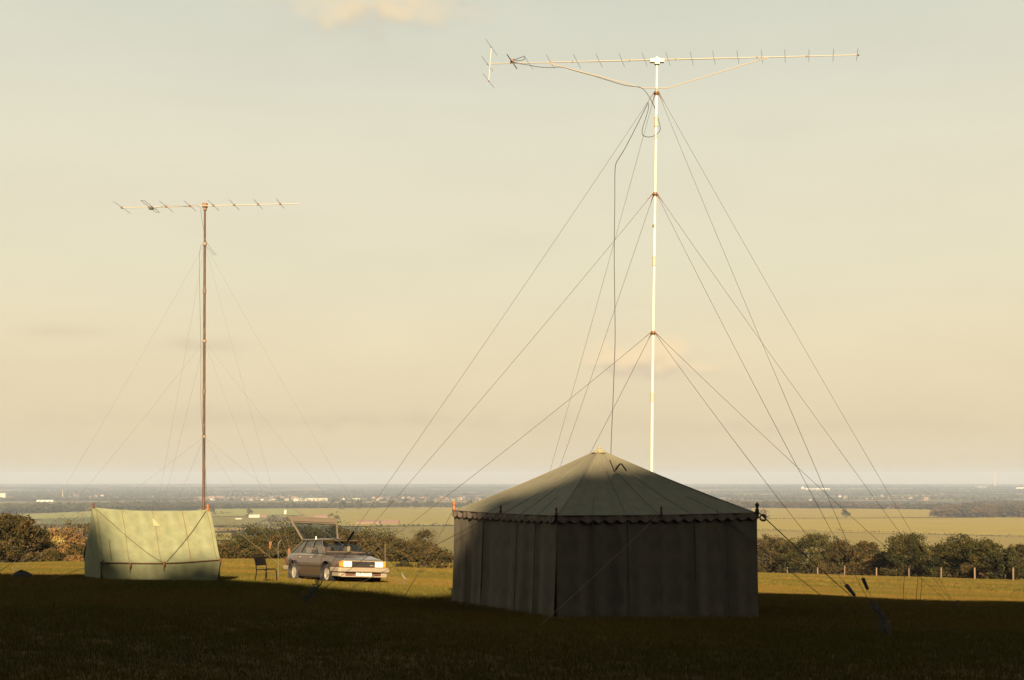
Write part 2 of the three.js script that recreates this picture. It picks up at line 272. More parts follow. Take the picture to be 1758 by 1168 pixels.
// ------------------------------------------------------------------ the tree belt behind the photographer, whose shadow lies over the foreground
{
  const ZB = 10, shade = [];
  const mark = (p) => { const k = (ZB - p.z) / SUN.z; shade.push([p.x + SUN.x * k, p.y + SUN.y * k]); };
  for (const [px, py] of [[0, 990], [80, 991], [400, 1001], [470, 1005], [550, 1013], [640, 1022], [720, 1031], [1330, 1023], [1400, 1025], [1500, 1031], [1640, 1036], [1758, 1037]]) mark(hit(px, py));
  mark(at(140, 915, 34.2)); mark(at(160, 925, 33.4)); mark(at(180, 968, 32.7)); mark(at(205, 994, 32.8)); mark(at(240, 1001, 33)); mark(at(290, 990, 33.4)); mark(at(330, 977, 34)); mark(at(368, 984, 34.6));
  mark(at(800, 960, 26.8)); mark(at(880, 850, 25.6)); mark(at(925, 848, 25.2)); mark(at(965, 846, 25)); mark(at(1005, 840, 25)); mark(at(1055, 830, 25)); mark(at(1085, 808, 25)); mark(at(1120, 794, 25)); mark(at(1200, 785, 25));
  shade.sort((a, b) => a[0] - b[0]);
  const H = (x) => { if (x <= shade[0][0]) return shade[0][1]; for (let i = 0; i + 1 < shade.length; i++) if (x < shade[i + 1][0]) return lerp(shade[i][1], shade[i + 1][1], (x - shade[i][0]) / Math.max(1e-3, shade[i + 1][0] - shade[i][0])); return shade[shade.length - 1][1]; };
  const R = rng(99), q = new THREE.PlaneGeometry(0.7, 0.5), items = [], M = new THREE.Matrix4(), Q = new THREE.Quaternion(), E = new THREE.Euler();
  for (let x = -62; x < 78; x += 0.5) {
    const top = H(x), base = ground(x, ZB) + 0.2;
    const N = Math.round((top - base) * 0.5 * 6 * 14);
    for (let i = 0; i < N; i++) {
      const z = ZB + (R() - 0.5) * 6, reach = top + (z - ZB) * SUN.y / SUN.z * 0.98 - 0.22, y = R() < 0.24 ? reach + 0.35 - Math.sqrt(R()) * 1.3 : lerp(base, reach - 0.5, R());
      items.push([x + R() * 0.5 - 0.25, y, z, R() * 6.28, R() * 6.28]);
    }
  }
  const belt = new THREE.InstancedMesh(q, std(rgb(0.06, 0.055, 0.02), 0.9), items.length);
  items.forEach(([x, y, z, a, b], i) => { Q.setFromEuler(E.set(a, b, 0)); belt.setMatrixAt(i, M.compose(V(x, y, z), Q, V(1, 1, 1))); });
  belt.name = numbered('tree_belt'); belt.castShadow = belt.receiveShadow = true;
  tag(belt, 'dense belt of trees behind the viewpoint shading the foreground', 'woodland', null, 'stuff'); scene.add(belt);
  globalThis.console.log('belt profile', shade.map((s) => s.map((v) => v.toFixed(1)).join(':')).join('  '), 'leaves', items.length);
}

// ------------------------------------------------------------------ canvas
const weave = texture(256, (u, v) => { const a = 128 + 50 * Math.sin(u * 6.283 * 64) * Math.sin(v * 6.283 * 64) + 60 * (fbm(u * 9, v * 9, 3, 3, 9) - 0.5); return [a, a, a]; }, false);
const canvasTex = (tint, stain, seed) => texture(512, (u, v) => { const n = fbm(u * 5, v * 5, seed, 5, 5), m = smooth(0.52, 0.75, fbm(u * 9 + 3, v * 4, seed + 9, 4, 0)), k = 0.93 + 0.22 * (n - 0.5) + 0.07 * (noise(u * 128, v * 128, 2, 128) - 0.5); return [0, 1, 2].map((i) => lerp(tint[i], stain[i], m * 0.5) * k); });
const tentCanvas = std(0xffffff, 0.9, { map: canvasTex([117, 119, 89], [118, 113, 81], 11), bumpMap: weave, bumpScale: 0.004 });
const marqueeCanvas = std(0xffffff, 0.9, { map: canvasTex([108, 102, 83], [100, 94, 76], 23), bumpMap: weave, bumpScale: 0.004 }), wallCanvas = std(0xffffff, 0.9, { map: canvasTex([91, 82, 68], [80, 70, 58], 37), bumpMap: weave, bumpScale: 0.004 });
const ropeMat = std(rgb(0.055, 0.04, 0.03), 0.9), darkRope = std(rgb(0.02, 0.017, 0.016), 0.9), hempMat = std(rgb(0.2, 0.15, 0.09), 0.9), blueRope = std(rgb(0.038, 0.043, 0.056), 0.9), paleRope = std(rgb(0.12, 0.14, 0.11), 0.8);
const woodTex = texture(256, (u, v) => { const k = 0.7 + 0.5 * fbm(u * 30, v * 3, 6, 4, 0); return [92 * k, 70 * k, 45 * k]; });
const woodMat = std(0xffffff, 0.85, { map: woodTex });
const orangeWood = std(rgb(0.22, 0.075, 0.02), 0.6), redWood = std(rgb(0.08, 0.026, 0.016), 0.7), trimMat = std(rgb(0.05, 0.024, 0.018), 0.9);

// the big square marquee
const MQ = { F: V(0.859, 0, -22.6), R: V(5.22, 0, -24.8) };
MQ.L = MQ.F.clone().add(V(-2.2, 0, -4.36)); MQ.B = MQ.R.clone().add(V(-2.2, 0, -4.36)); MQ.C = MQ.L.clone().lerp(MQ.R, 0.5);
const EAVE = 0.955, PEAK = 2.345, seamCloth = std(rgb(0.08, 0.066, 0.05), 0.95), roofSeam = std(rgb(0.132, 0.117, 0.077), 0.95);
{
  const t = thing('marquee', 'large square canvas marquee with peaked roof and scalloped eaves, mostly in shadow', 'marquee', V(MQ.C.x, ground(MQ.C.x, MQ.C.z), MQ.C.z)), O = t.position;
  const loc = (v) => v.clone().sub(O), R = rng(5), peak = loc(V(MQ.C.x, PEAK, MQ.C.z));
  const ring = [MQ.L, MQ.F, MQ.R, MQ.B], eave = (v, y = EAVE) => loc(V(v.x, y, v.z));
  ring.forEach((a, k) => {
    const b = ring[(k + 1) % 4], out = V(b.z - a.z, 0, -(b.x - a.x)).normalize().multiplyScalar(-1);
    if (out.dot(V(a.x + b.x - 2 * MQ.C.x, 0, a.z + b.z - 2 * MQ.C.z)) < 0) out.multiplyScalar(-1);
    // roof panel, sagging a little between its edges
    obj('roof_panel', sheet(26, 20, (u, v) => { const e = eave(a).lerp(eave(b), u), q = e.lerp(peak, v); const s = 4 * u * (1 - u); q.y -= 0.075 * Math.sin(Math.PI * v) * (0.5 + 0.5 * s) + 0.035 * s * (1 - v) * (1 - v) - 0.02 * (fbm(u * 5 + k * 9, v * 4, 6, 3) - 0.5); return q; }, 5, 3), marqueeCanvas, t);
    // wall in two bays with slack folds
    for (let h = 0; h < 2; h++) {
      const w0 = a.clone().lerp(b, h / 2), w1 = a.clone().lerp(b, (h + 1) / 2);
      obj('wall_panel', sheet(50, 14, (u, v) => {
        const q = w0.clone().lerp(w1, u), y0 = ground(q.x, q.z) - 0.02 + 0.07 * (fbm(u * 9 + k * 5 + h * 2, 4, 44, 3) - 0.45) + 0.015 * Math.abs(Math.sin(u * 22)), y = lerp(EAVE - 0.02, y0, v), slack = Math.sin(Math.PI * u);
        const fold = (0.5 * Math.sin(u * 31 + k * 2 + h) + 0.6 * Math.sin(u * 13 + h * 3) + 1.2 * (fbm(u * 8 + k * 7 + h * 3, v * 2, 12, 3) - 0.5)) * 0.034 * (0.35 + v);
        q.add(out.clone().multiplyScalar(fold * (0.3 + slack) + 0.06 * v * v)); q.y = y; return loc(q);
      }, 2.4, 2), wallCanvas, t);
      obj('hem', tube([w0, w0.clone().lerp(w1, 0.33), w0.clone().lerp(w1, 0.66), w1].map((p) => loc(V(p.x + out.x * 0.07, ground(p.x, p.z) + 0.01, p.z + out.z * 0.07))), 0.018), hempMat, t);
    }
    for (let i = 1; i < 6; i++) {
      const u = i / 6, q = a.clone().lerp(b, u), e = eave(q), p = []; if (i !== 3) obj('wall_seam', rod(loc(V(q.x + out.x * 0.025, EAVE - 0.14, q.z + out.z * 0.025)), loc(V(q.x + out.x * 0.095, ground(q.x, q.z), q.z + out.z * 0.095)), 0.011, 0.013, 5), seamCloth, t);
      for (let j = 0; j <= 8; j++) { const v = j / 8 * (i === 3 ? 0.96 : i === 2 || i === 4 ? 0.64 : 0.31), uu = lerp(u, 0.5, 0), r = e.clone().lerp(V(lerp(e.x, peak.x, 1), peak.y, lerp(e.z, peak.z, 1)), v), s = 4 * uu * (1 - uu); r.y -= 0.075 * Math.sin(Math.PI * v) * (0.5 + 0.5 * s) + 0.035 * s * (1 - v) * (1 - v) - 0.02 * (fbm(uu * 5 + k * 9, v * 4, 6, 3) - 0.5) - 0.004; p.push(r); }
      obj('roof_seam', tube(p, 0.0055, 4, 24), roofSeam, t);
    }
    // scalloped valance hanging outside the eave, with a bound edge
    const n = 18, depth = (u) => 0.085 + 0.06 * Math.abs(Math.sin(u * n * Math.PI)), wob = (u) => 0.035 + 0.014 * Math.sin(u * 47 + k) + 0.01 * Math.sin(u * 113);
    const edge = (u, y) => { const q = a.clone().lerp(b, u).add(out.clone().multiplyScalar(wob(u))); q.y = EAVE + 0.012 - y - 0.03 * 4 * u * (1 - u) * 0.6; return loc(q); };
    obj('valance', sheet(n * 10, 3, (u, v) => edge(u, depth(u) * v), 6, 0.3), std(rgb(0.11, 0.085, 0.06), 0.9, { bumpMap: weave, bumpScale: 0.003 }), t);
    const pts = []; for (let i = 0; i <= n * 8; i++) pts.push(edge(i / (n * 8), depth(i / (n * 8))));
    obj('valance_binding', [new THREE.TubeGeometry(new THREE.CatmullRomCurve3(pts), n * 10, 0.012, 4), tube([edge(0, 0), edge(0.5, 0), edge(1, 0)], 0.014, 5, 20)], trimMat, t);
  });
  // hip ropes, peak cap, vent, poles with finials
  ring.forEach((a) => obj('hip_rope', sheetRope(eave(a), peak, 0.075), std(rgb(0.13, 0.115, 0.075), 0.9), t));
  function sheetRope(a, b, sag) { const p = []; for (let i = 0; i <= 10; i++) { const v = i / 10, q = a.clone().lerp(b, v); q.y -= sag * 0.5 * Math.sin(Math.PI * v) - 0.004; p.push(q); } return tube(p, 0.013, 5, 30); }
  obj('peak_cap', [new THREE.ConeGeometry(0.17, 0.1, 16, 1, true).translate(peak.x, peak.y - 0.02, peak.z), new THREE.SphereGeometry(0.035, 10, 8).translate(peak.x, peak.y + 0.035, peak.z)], std(rgb(0.24, 0.2, 0.11), 0.8), t);
  {
    const c = loc(at(1064, 806, 24.75)), g = sheet(12, 6, (u, v) => { const w = (u - 0.5) * 0.24, y = (1 - Math.abs(u - 0.5) * 1.7) * 0.15; return V(c.x + w, c.y + y * (1 - v * 0.2) - 0.02, c.z + 0.02 + v * 0.24); });
    obj('vent_flap', [g, rod(V(c.x - 0.12, c.y - 0.04, c.z + 0.25), V(c.x - 0.01, c.y + 0.12, c.z + 0.24), 0.014), rod(V(c.x + 0.12, c.y - 0.04, c.z + 0.25), V(c.x + 0.01, c.y + 0.12, c.z + 0.24), 0.014)], trimMat, t);
    obj('roof_cord', rope(loc(at(1047, 790, 24.6)), loc(at(1055, 811, 24.1)), 0.011), trimMat, t);
  }
  const posts = [[MQ.L, 1], [MQ.L.clone().lerp(MQ.F, 0.5), 0], [MQ.F, 0], [MQ.F.clone().lerp(MQ.R, 0.5), 0], [MQ.R, 2], [MQ.R.clone().lerp(MQ.B, 0.5), 0], [MQ.B, 0], [MQ.B.clone().lerp(MQ.L, 0.5), 0]];
  posts.forEach(([p, kind], i) => {
    const q = eave(p), lp = [[0, -0.02], [0.035, -0.02], [0.035, 0.05], [0.022, 0.06], [0.022, 0.1], [0.036, 0.115], [0.03, 0.15], [0, 0.175]].map(([r, y]) => new THREE.Vector2(r * (kind ? 1.3 : 0.8), y * (kind ? 1.25 : 0.95)));
    const f = obj('finial', new THREE.LatheGeometry(lp, 12).translate(q.x, q.y + 0.02, q.z), kind === 1 ? orangeWood : kind === 2 ? std(rgb(0.03, 0.02, 0.018), 0.7) : redWood, t);
    if (kind === 1) tag(f, 'orange wooden finial');
    obj('pole', rod(loc(V(p.x, ground(p.x, p.z) - 0.02, p.z)).lerp(loc(V(MQ.C.x, 0, MQ.C.z)), 0.012).setY(ground(p.x, p.z) - O.y), q.clone().lerp(peak, 0.012).setY(q.y), 0.03, 0.028), woodMat, t);
  });
  // guy ropes of the marquee
  const g = (a, b, m, r = 0.009) => { obj('guy_rope', rope(loc(a), loc(b), r, 0.03), m, t); obj('tent_peg', rod(loc(b).add(V(0, 0.12, 0)), loc(b).add(V(0.02, -0.15, 0)), 0.02, 0.015, 6), woodMat, t); };
  const up = (p, y = 0.06) => V(p.x, EAVE + y, p.z);
  g(up(MQ.R), hit(1470, 1031), darkRope, 0.012);
  g(up(MQ.F.clone().lerp(MQ.R, 0.5)), hit(925, 1076), std(rgb(0.12, 0.095, 0.065), 0.9), 0.007);
  g(up(MQ.L), hit(690, 1032), ropeMat, 0.007); g(up(MQ.L.clone().lerp(MQ.F, 0.5)), hit(596, 1012), ropeMat, 0.007);
  g(up(MQ.R.clone().lerp(MQ.F, 0.22)), hit(1462, 1062), ropeMat, 0.007);
  // coil of spare rope at the right corner
  const cp = []; for (let i = 0; i < 44; i++) { const a = i * 0.62; cp.push(V(0.10 + 0.065 * Math.cos(a) + 0.03 * R(), -0.07 + 0.06 * Math.sin(a) - i * 0.0008, 0.04 + 0.02 * R())); }
  obj('rope_coil', tube(cp, 0.011, 5, 200).translate(...eave(MQ.R).toArray()), std(rgb(0.16, 0.085, 0.045), 0.9), t);
}

// the small ridge tent
{
  const dir = V(0.857, 0, -0.515), nrm = V(0.515, 0, 0.857), A = V(-12.09, 0, -33.5), LEN = 3.42, HW = 1.15;
  const mid = A.clone().addScaledVector(dir, LEN / 2), t = thing('ridge_tent', 'small pale green canvas ridge tent, sunlit, with dark eave line', 'tent', V(mid.x, ground(mid.x, mid.z), mid.z)), O = t.position;
  const loc = (v) => v.clone().sub(O), P = (s, w, y) => { const q = A.clone().addScaledVector(dir, s * LEN).addScaledVector(nrm, w); q.y = y; return loc(q); };
  const ridgeY = (s) => lerp(0.91, 0.80, s) - 0.075 * 4 * s * (1 - s), eaveY = (s) => lerp(-0.64, -0.67, s) + 0.035 * Math.sin(Math.PI * s * 1.5 + 2.2), gy = (s, w) => { const q = A.clone().addScaledVector(dir, s * LEN).addScaledVector(nrm, w); return ground(q.x, q.z) - 0.03; };
  for (const side of [1, -1]) {
    obj('roof_panel', sheet(44, 26, (u, v) => { const sag = 0.07 * Math.sin(Math.PI * v) * (0.45 + 0.55 * Math.sin(Math.PI * u)), pull = 0.025 * Math.abs(Math.sin(u * Math.PI * 4)) * v; const y = lerp(ridgeY(u), eaveY(u), v) - sag + 0.03 * (fbm(u * 6, v * 4, 3 + side, 3) - 0.5) - pull * 0.5; return P(u + 0.006 * Math.sin(v * 5), side * (v * HW - sag * 0.45 + 0.006), y); }, 4, 2), tentCanvas, t);
    obj('wall_panel', sheet(44, 8, (u, v) => P(lerp(u, u * 0.95 + 0.03, v), side * (HW - 0.02 - 0.09 * Math.sin(v * 1.4) + 0.05 * v * v + 0.03 * Math.sin(u * 25) * v), lerp(eaveY(u) - 0.012, gy(u, side * HW), v)), 4, 0.6), tentCanvas, t);
    obj('eave_hem', tube([0, 0.15, 0.3, 0.45, 0.6, 0.75, 0.9, 1].map((s) => P(s, side * (HW + 0.012), eaveY(s) - 0.004)), 0.016, 6, 60), std(rgb(0.09, 0.045, 0.02), 0.9), t);
  }
  for (const s of [0, 1]) obj('gable', sheet(20, 24, (u, v) => {
    const y0 = gy(s, 0), top = ridgeY(s) - 0.01, y = lerp(y0, top, v), ey = eaveY(s), half = y < ey ? HW - 0.03 : HW * (top - y) / (top - ey) * 0.99;
    return P(s + (s ? 1 : -1) * 0.02 * Math.sin(Math.PI * u) * Math.sin(Math.PI * v) + (s ? -0.004 : 0.004), (u * 2 - 1) * half, y);
  }, 2, 2), tentCanvas, t);
  // seams and their rust-stained tapes, patch, toggles, brace ropes
  const surf = (u, v, off = 0.012) => { const sag = 0.07 * Math.sin(Math.PI * v) * (0.45 + 0.55 * Math.sin(Math.PI * u)); return P(u + 0.006 * Math.sin(v * 5), v * HW - sag * 0.45 + off + 0.006, lerp(ridgeY(u), eaveY(u), v) - sag + 0.03 * (fbm(u * 6, v * 4, 4, 3) - 0.5) + off * 0.7); };
  const seamMat = std(rgb(0.15, 0.115, 0.045), 0.95), rustMat = std(rgb(0.16, 0.075, 0.025), 0.95);
  for (const [u, v0, v1, m] of [[0.03, 0.02, 0.98, seamMat], [0.24, 0.02, 0.98, seamMat], [0.5, 0.03, 0.98, seamMat], [0.755, 0.03, 0.92, rustMat], [0.97, 0.03, 0.98, seamMat], [0.1, 0.55, 0.97, rustMat]]) { const p = []; for (let i = 0; i <= 8; i++) p.push(surf(u, lerp(v0, v1, i / 8), 0.004)); obj('seam', tube(p, 0.008, 4, 24), m, t); }
  obj('patch', sheet(4, 4, (u, v) => surf(lerp(0.485, 0.54, u * (0.2 + 0.8 * v)), lerp(0.14, 0.27, v), 0.014)), std(rgb(0.24, 0.22, 0.12), 0.9), t);
  const br = (u0, v0, u1, v1) => { const p = []; for (let i = 0; i <= 10; i++) p.push(surf(lerp(u0, u1, i / 10), lerp(v0, v1, i / 10), 0.03)); obj('brace_rope', tube(p, 0.0085, 5, 40), std(rgb(0.105, 0.095, 0.05), 0.9), t); };
  br(0.02, 0.02, 0.50, 0.99); br(0.96, 0.03, 0.54, 0.99);
  for (const [s, y] of [[0.02, 0], [0.235, -0.06], [0.515, -0.02], [0.99, -0.02]]) { const c = P(s, HW + 0.03, eaveY(s) + y); obj('toggle', [box(0.05, 0.14, 0.04, c.x, c.y, c.z, 0.012), rod(c, V(c.x - 0.02, c.y - 0.2, c.z), 0.008)], std(rgb(0.13, 0.055, 0.02), 0.8), t); }
  obj('corner_rope', rope(P(1, HW + 0.02, eaveY(1)), P(1.0 - 0.06, HW + 0.3, gy(0.94, HW + 0.3)), 0.016), darkRope, t);
  for (const [s, m, k] of [[0.012, redWood, 1], [0.985, orangeWood, 1.25]]) { const c = P(s, 0, ridgeY(s)); obj('ridge_finial', [new THREE.LatheGeometry([[0, -0.05], [0.03, -0.04], [0.035, 0.02], [0.02, 0.045], [0.036, 0.08], [0.03, 0.115], [0, 0.135]].map(([r, y]) => new THREE.Vector2(r * 1.15 * k, y * k)), 12).translate(c.x, c.y, c.z)], m, t); }
  obj('guy_rope', rope(P(0, 0, ridgeY(0) + 0.02), loc(on(-14.6, 32.6)), 0.008, 0.03), hempMat, t);
  obj('guy_rope', rope(P(1, 0, ridgeY(1) + 0.02), loc(on(-6.9, 38.4)), 0.006, 0.03), hempMat, t);
  obj('guy_rope', rope(P(0, HW, eaveY(0)), loc(on(-12.6, 31.2)), 0.007, 0.02), hempMat, t);
}

// ------------------------------------------------------------------ masts and aerials
const paintedPole = std(rgb(0.5, 0.47, 0.38), 0.5), rustPole = std(0xffffff, 0.75, { map: texture(256, (u, v) => { const n = fbm(u * 6, v * 30, 8, 4, 0), k = 0.75 + 0.5 * n; return n > 0.62 ? [84 * k, 62 * k, 45 * k] : [70 * k, 49 * k, 34 * k]; }) });
const alloy = std(rgb(0.36, 0.31, 0.23), 0.45, { metalness: 0.3 }), brownFitting = std(rgb(0.15, 0.075, 0.03), 0.6, { metalness: 0.3 }), coax = std(rgb(0.028, 0.024, 0.023), 0.55), darkAlloy = std(rgb(0.12, 0.1, 0.075), 0.5, { metalness: 0.5 });
const M1 = { foot: on(3.29, 27.5) }; M1.top = at(1128, 101, 27.5); M1.p = (py) => { const t = (py - 101) / (805 - 101), lo = at(1118, 805, 27.5); return M1.top.clone().lerp(lo, t); };
{
  const t = thing('mast', 'tall cream painted aerial mast rising behind the marquee', 'mast', M1.foot), loc = (v) => v.clone().sub(M1.foot);
  const base = M1.p(900).setY(M1.foot.y);
  const cut = [M1.top.clone().add(V(0, 0.05, 0)), M1.p(209), M1.p(448), M1.p(685), base], rad = [0.026, 0.030, 0.032, 0.035];
  for (let i = 0; i < 4; i++) obj('pole_section', rod(loc(cut[i + 1]), loc(cut[i]), rad[i] + 0.001, rad[i], 14), paintedPole, t);
  for (const py of [209, 448, 682]) obj('joint_sleeve', [rod(loc(M1.p(py + 7)), loc(M1.p(py - 7)), 0.041, 0.041, 14), rod(loc(M1.p(py + 8)), loc(M1.p(py + 5.5)), 0.047, 0.047, 14), rod(loc(M1.p(py - 5.5)), loc(M1.p(py - 8)), 0.047, 0.047, 14)], std(rgb(0.42, 0.32, 0.2), 0.6), t);
  obj('clip', box(0.05, 0.06, 0.05, ...loc(M1.p(388)).add(V(-0.03, 0, 0.03)).toArray(), 0.01), brownFitting, t);
  obj('base_plate', [box(0.4, 0.03, 0.4, base.x - M1.foot.x, 0.02, base.z - M1.foot.z), rod(loc(base), loc(base).add(V(0, 0.3, 0)), 0.06, 0.05, 12)], brownFitting, t);
  const anchors = { A: on(-4.4, 24.4), B: on(0.1, 34.6), C: on(6.6, 20.4), D: on(11.5, 30) };
  for (const [py, r] of [[160, 0.0040], [334, 0.0044], [572, 0.0050]]) {
    const c = M1.p(py), l = loc(c);
    const col = obj('guy_collar', [rod(l.clone().add(V(0, -0.045, 0)), l.clone().add(V(0, 0.045, 0)), 0.048, 0.048, 14), rod(l.clone().add(V(0, -0.012, 0)), l.clone().add(V(0, 0.012, 0)), 0.075, 0.075, 14)], brownFitting, t);
    for (const k of 'ABCD') {
      const a = anchors[k], e = loc(c).add(a.clone().sub(c).setY(0).normalize().multiplyScalar(0.07)), end = loc(a);
      const p = e.clone().lerp(end, 0.05); obj('shackle', rod(e, e.clone().lerp(end, 0.016), 0.010, 0.008, 6), brownFitting, t);
      obj('guy_rope', rope(e, end, r, 0.10), ropeMat, t);
    }
  }
  // wooden stakes and the dark tackle near the pegs
  for (const k of 'ABCD') { const a = loc(anchors[k]); obj('anchor_stake', rod(a.clone().add(V(0, 0.28, 0)), a.clone().add(V(0.03, -0.3, 0)), 0.03, 0.022, 7), woodMat, t); }
  const along = (c, k, f) => loc(M1.p(c)).lerp(loc(anchors[k]), f).add(V(0, -0.1 * 4 * f * (1 - f), 0));
  for (const [c, k, f, l, r] of [[160, 'A', 0.868, 0.016, 0.028], [160, 'C', 0.915, 0.016, 0.034], [572, 'C', 0.86, 0.028, 0.038], [160, 'D', 0.86, 0.013, 0.034], [572, 'A', 0.80, 0.010, 0.02]]) obj('tensioner', rod(along(c, k, f), along(c, k, f + l), r, r * 0.8, 9), k === 'D' ? std(rgb(0.12, 0.035, 0.02), 0.7) : darkRope, t);
  const tails = (k, f0, seed) => { const R = rng(seed); for (let i = 0; i < 4; i++) { const p = []; for (let j = 0; j <= 7; j++) { const q = along(160, k, lerp(f0, 0.995, j / 7)); p.push(q.add(V((R() - 0.5) * 0.16, (R() - 0.5) * 0.1, (R() - 0.5) * 0.12))); } obj('rope_tail', tube(p, 0.011, 5, 40), blueRope, t); } };
  for (const f of [0.80, 0.845, 0.86]) { const a = along(334, 'D', f), w = a.clone().add(M1.foot), g = loc(V(w.x + 0.1, ground(w.x, w.z), w.z)); obj('rope_tail', tube([a, a.clone().lerp(g, 0.4).add(V(0.03, 0, 0.02)), a.clone().lerp(g, 0.8).add(V(-0.04, 0, 0)), g], 0.006, 5, 20), ropeMat, t); }
  tails('C', 0.95, 4); tails('A', 0.955, 8);
}
// the long aerial on it
{
  const psi = 14 * Math.PI / 180, ax = V(Math.cos(psi), 0, Math.sin(psi)), el = V(-Math.sin(psi), 0, Math.cos(psi)), c = M1.p(103).add(V(0, 0, 0.045));
  const s = (px) => { const k = (px - CX) / FOCAL; return (k * -c.z - c.x) / (ax.x + k * ax.z); };
  const s0 = s(843), s1 = s(1474), yAt = (q) => { const d = -c.z - q * ax.z, py = lerp(109.5, 94.5, (q - s0) / (s1 - s0)); return EYE + (HORIZON - py) / FOCAL * d; };
  const y0 = yAt(s0), y1 = yAt(s1), B = (q) => V(c.x + ax.x * q, lerp(y0, y1, (q - s0) / (s1 - s0)), c.z + ax.z * q);
  const O = B(0), t = thing('yagi_aerial', 'long many-element beam aerial on top of the cream mast', 'aerial', O), loc = (v) => v.clone().sub(O);
  obj('boom', [rod(loc(B(s0)), loc(B(s(1010))), 0.011, 0.013, 10), rod(loc(B(s(1010))), loc(B(s(1240))), 0.015, 0.015, 10), rod(loc(B(s(1240))), loc(B(s1)), 0.013, 0.009, 10)], alloy, t);
  obj('boom_end', new THREE.SphereGeometry(0.022, 10, 8).translate(...loc(B(s1)).toArray()), brownFitting, t);
  const element = (ctr, half, r, m = darkAlloy) => obj('element', rod(loc(ctr).addScaledVector(el, -half), loc(ctr).addScaledVector(el, half), r, r, 6), m, t);
  [907, 945, 990.5, 1028.6, 1067.6, 1106.8, 1147, 1187.7, 1226, 1267, 1308, 1348, 1389, 1431, 1472].forEach((px, i) => element(B(s(px)).add(V(0, 0.014, 0)), 0.48 - i * 0.006, 0.0042));
  for (const px of [983, 1081, 1160, 1300, 1385]) obj('element_clamp', box(0.03, 0.035, 0.035, ...loc(B(s(px))).toArray(), 0.006), brownFitting, t);
  // reflector screen: an upright bar with three rods
  const rb = B(s(843)), top = V(at(843.5, 81, -rb.z).x, at(0, 81, -rb.z).y, rb.z), bot = V(at(839, 139, -rb.z).x, at(0, 139, -rb.z).y, rb.z);
  obj('reflector_bar', rod(loc(bot), loc(top), 0.009, 0.009, 8), alloy, t);
  for (const q of [top, rb.clone().add(V(-0.09, 0, 0)), bot]) { element(q, 0.53, 0.0042); obj('element_clamp', box(0.035, 0.035, 0.035, ...loc(q).toArray(), 0.006), brownFitting, t); }
  // driven dipole, its box and feed loop
  const dv = B(s(879)).add(V(0, 0.06, 0));
  element(dv.clone().add(V(0, -0.02, 0)), 0.5, 0.011, std(rgb(0.05, 0.045, 0.04), 0.6));
  obj('feed_box', box(0.09, 0.07, 0.09, ...loc(dv).toArray(), 0.012), std(rgb(0.16, 0.07, 0.04), 0.6), t);
  const dd = -dv.z, lp = [[879, 103], [888, 101], [896, 98], [901, 98], [901, 101], [893, 104], [882, 103.5]].map(([x, y]) => loc(at(x, y, dd - 0.1)));
  obj('phasing_loop', tube(lp, 0.009, 5, 40), coax, t);
  // under-boom brace
  const uL = loc(B(s(937))), uR = loc(B(s(1320))), mL = loc(at(1102, 151, -c.z + 0.1)), mR = loc(at(1146, 151.5, -c.z - 0.1));
  obj('boom_brace', [rod(uL, mL, 0.009, 0.009, 7), rod(mL, mR, 0.009, 0.009, 7), rod(mR, uR, 0.009, 0.009, 7)], std(rgb(0.36, 0.26, 0.15), 0.5), t);
  obj('mast_clamp', [box(0.34, 0.09, 0.1, 0, -0.02, -0.01, 0.02), box(0.12, 0.15, 0.12, 0, -0.03, -0.03, 0.02)], std(rgb(0.66, 0.6, 0.48), 0.5), t);
}
{
  const d = 27.45, P = (list, dd = d) => list.map(([x, y]) => at(x, y, dd));
  const top = P([[880, 106], [895, 110], [906, 111.5], [925, 115], [945, 116], [965, 115.5], [985, 121], [1005, 126.5], [1022, 131], [1050, 140], [1075, 147], [1100, 150.5], [1108, 157], [1120, 176], [1126, 186], [1131, 202], [1134, 215], [1132, 226], [1126, 233], [1117, 237], [1108, 236.5], [1103, 231], [1103, 222], [1108, 205], [1113, 188], [1114, 178]]);
  top.forEach((p, i) => { if (i > 13 && i < 21) p.z += i < 17 ? -0.09 : 0.09; });
  const down = P([[1113, 176], [1105, 192], [1085, 232], [1070, 260], [1058, 280], [1056, 292], [1055.5, 350], [1054.5, 440], [1055.5, 520], [1056, 585], [1053.5, 660], [1052, 700], [1049, 775], [1050, 792]], 26.4);
  const O = M1.p(170), t = thing('coaxial_cable', 'black feeder cable looping at the mast and hanging down into the marquee', 'cable', O);
  down.forEach((p, i) => { const [x, y] = [[1113, 176], [1105, 192], [1085, 232], [1070, 260], [1058, 280], [1056, 292]][i] ?? []; if (x) p.copy(at(x, y, lerp(27.45, 26.4, i / 6))); });
  obj('upper_run', tube(top.map((p) => p.sub(O)), 0.0085, 5, 200), coax, t);
  obj('lower_run', tube(down.map((p) => p.sub(O)), 0.0088, 5, 160), coax, t);
}
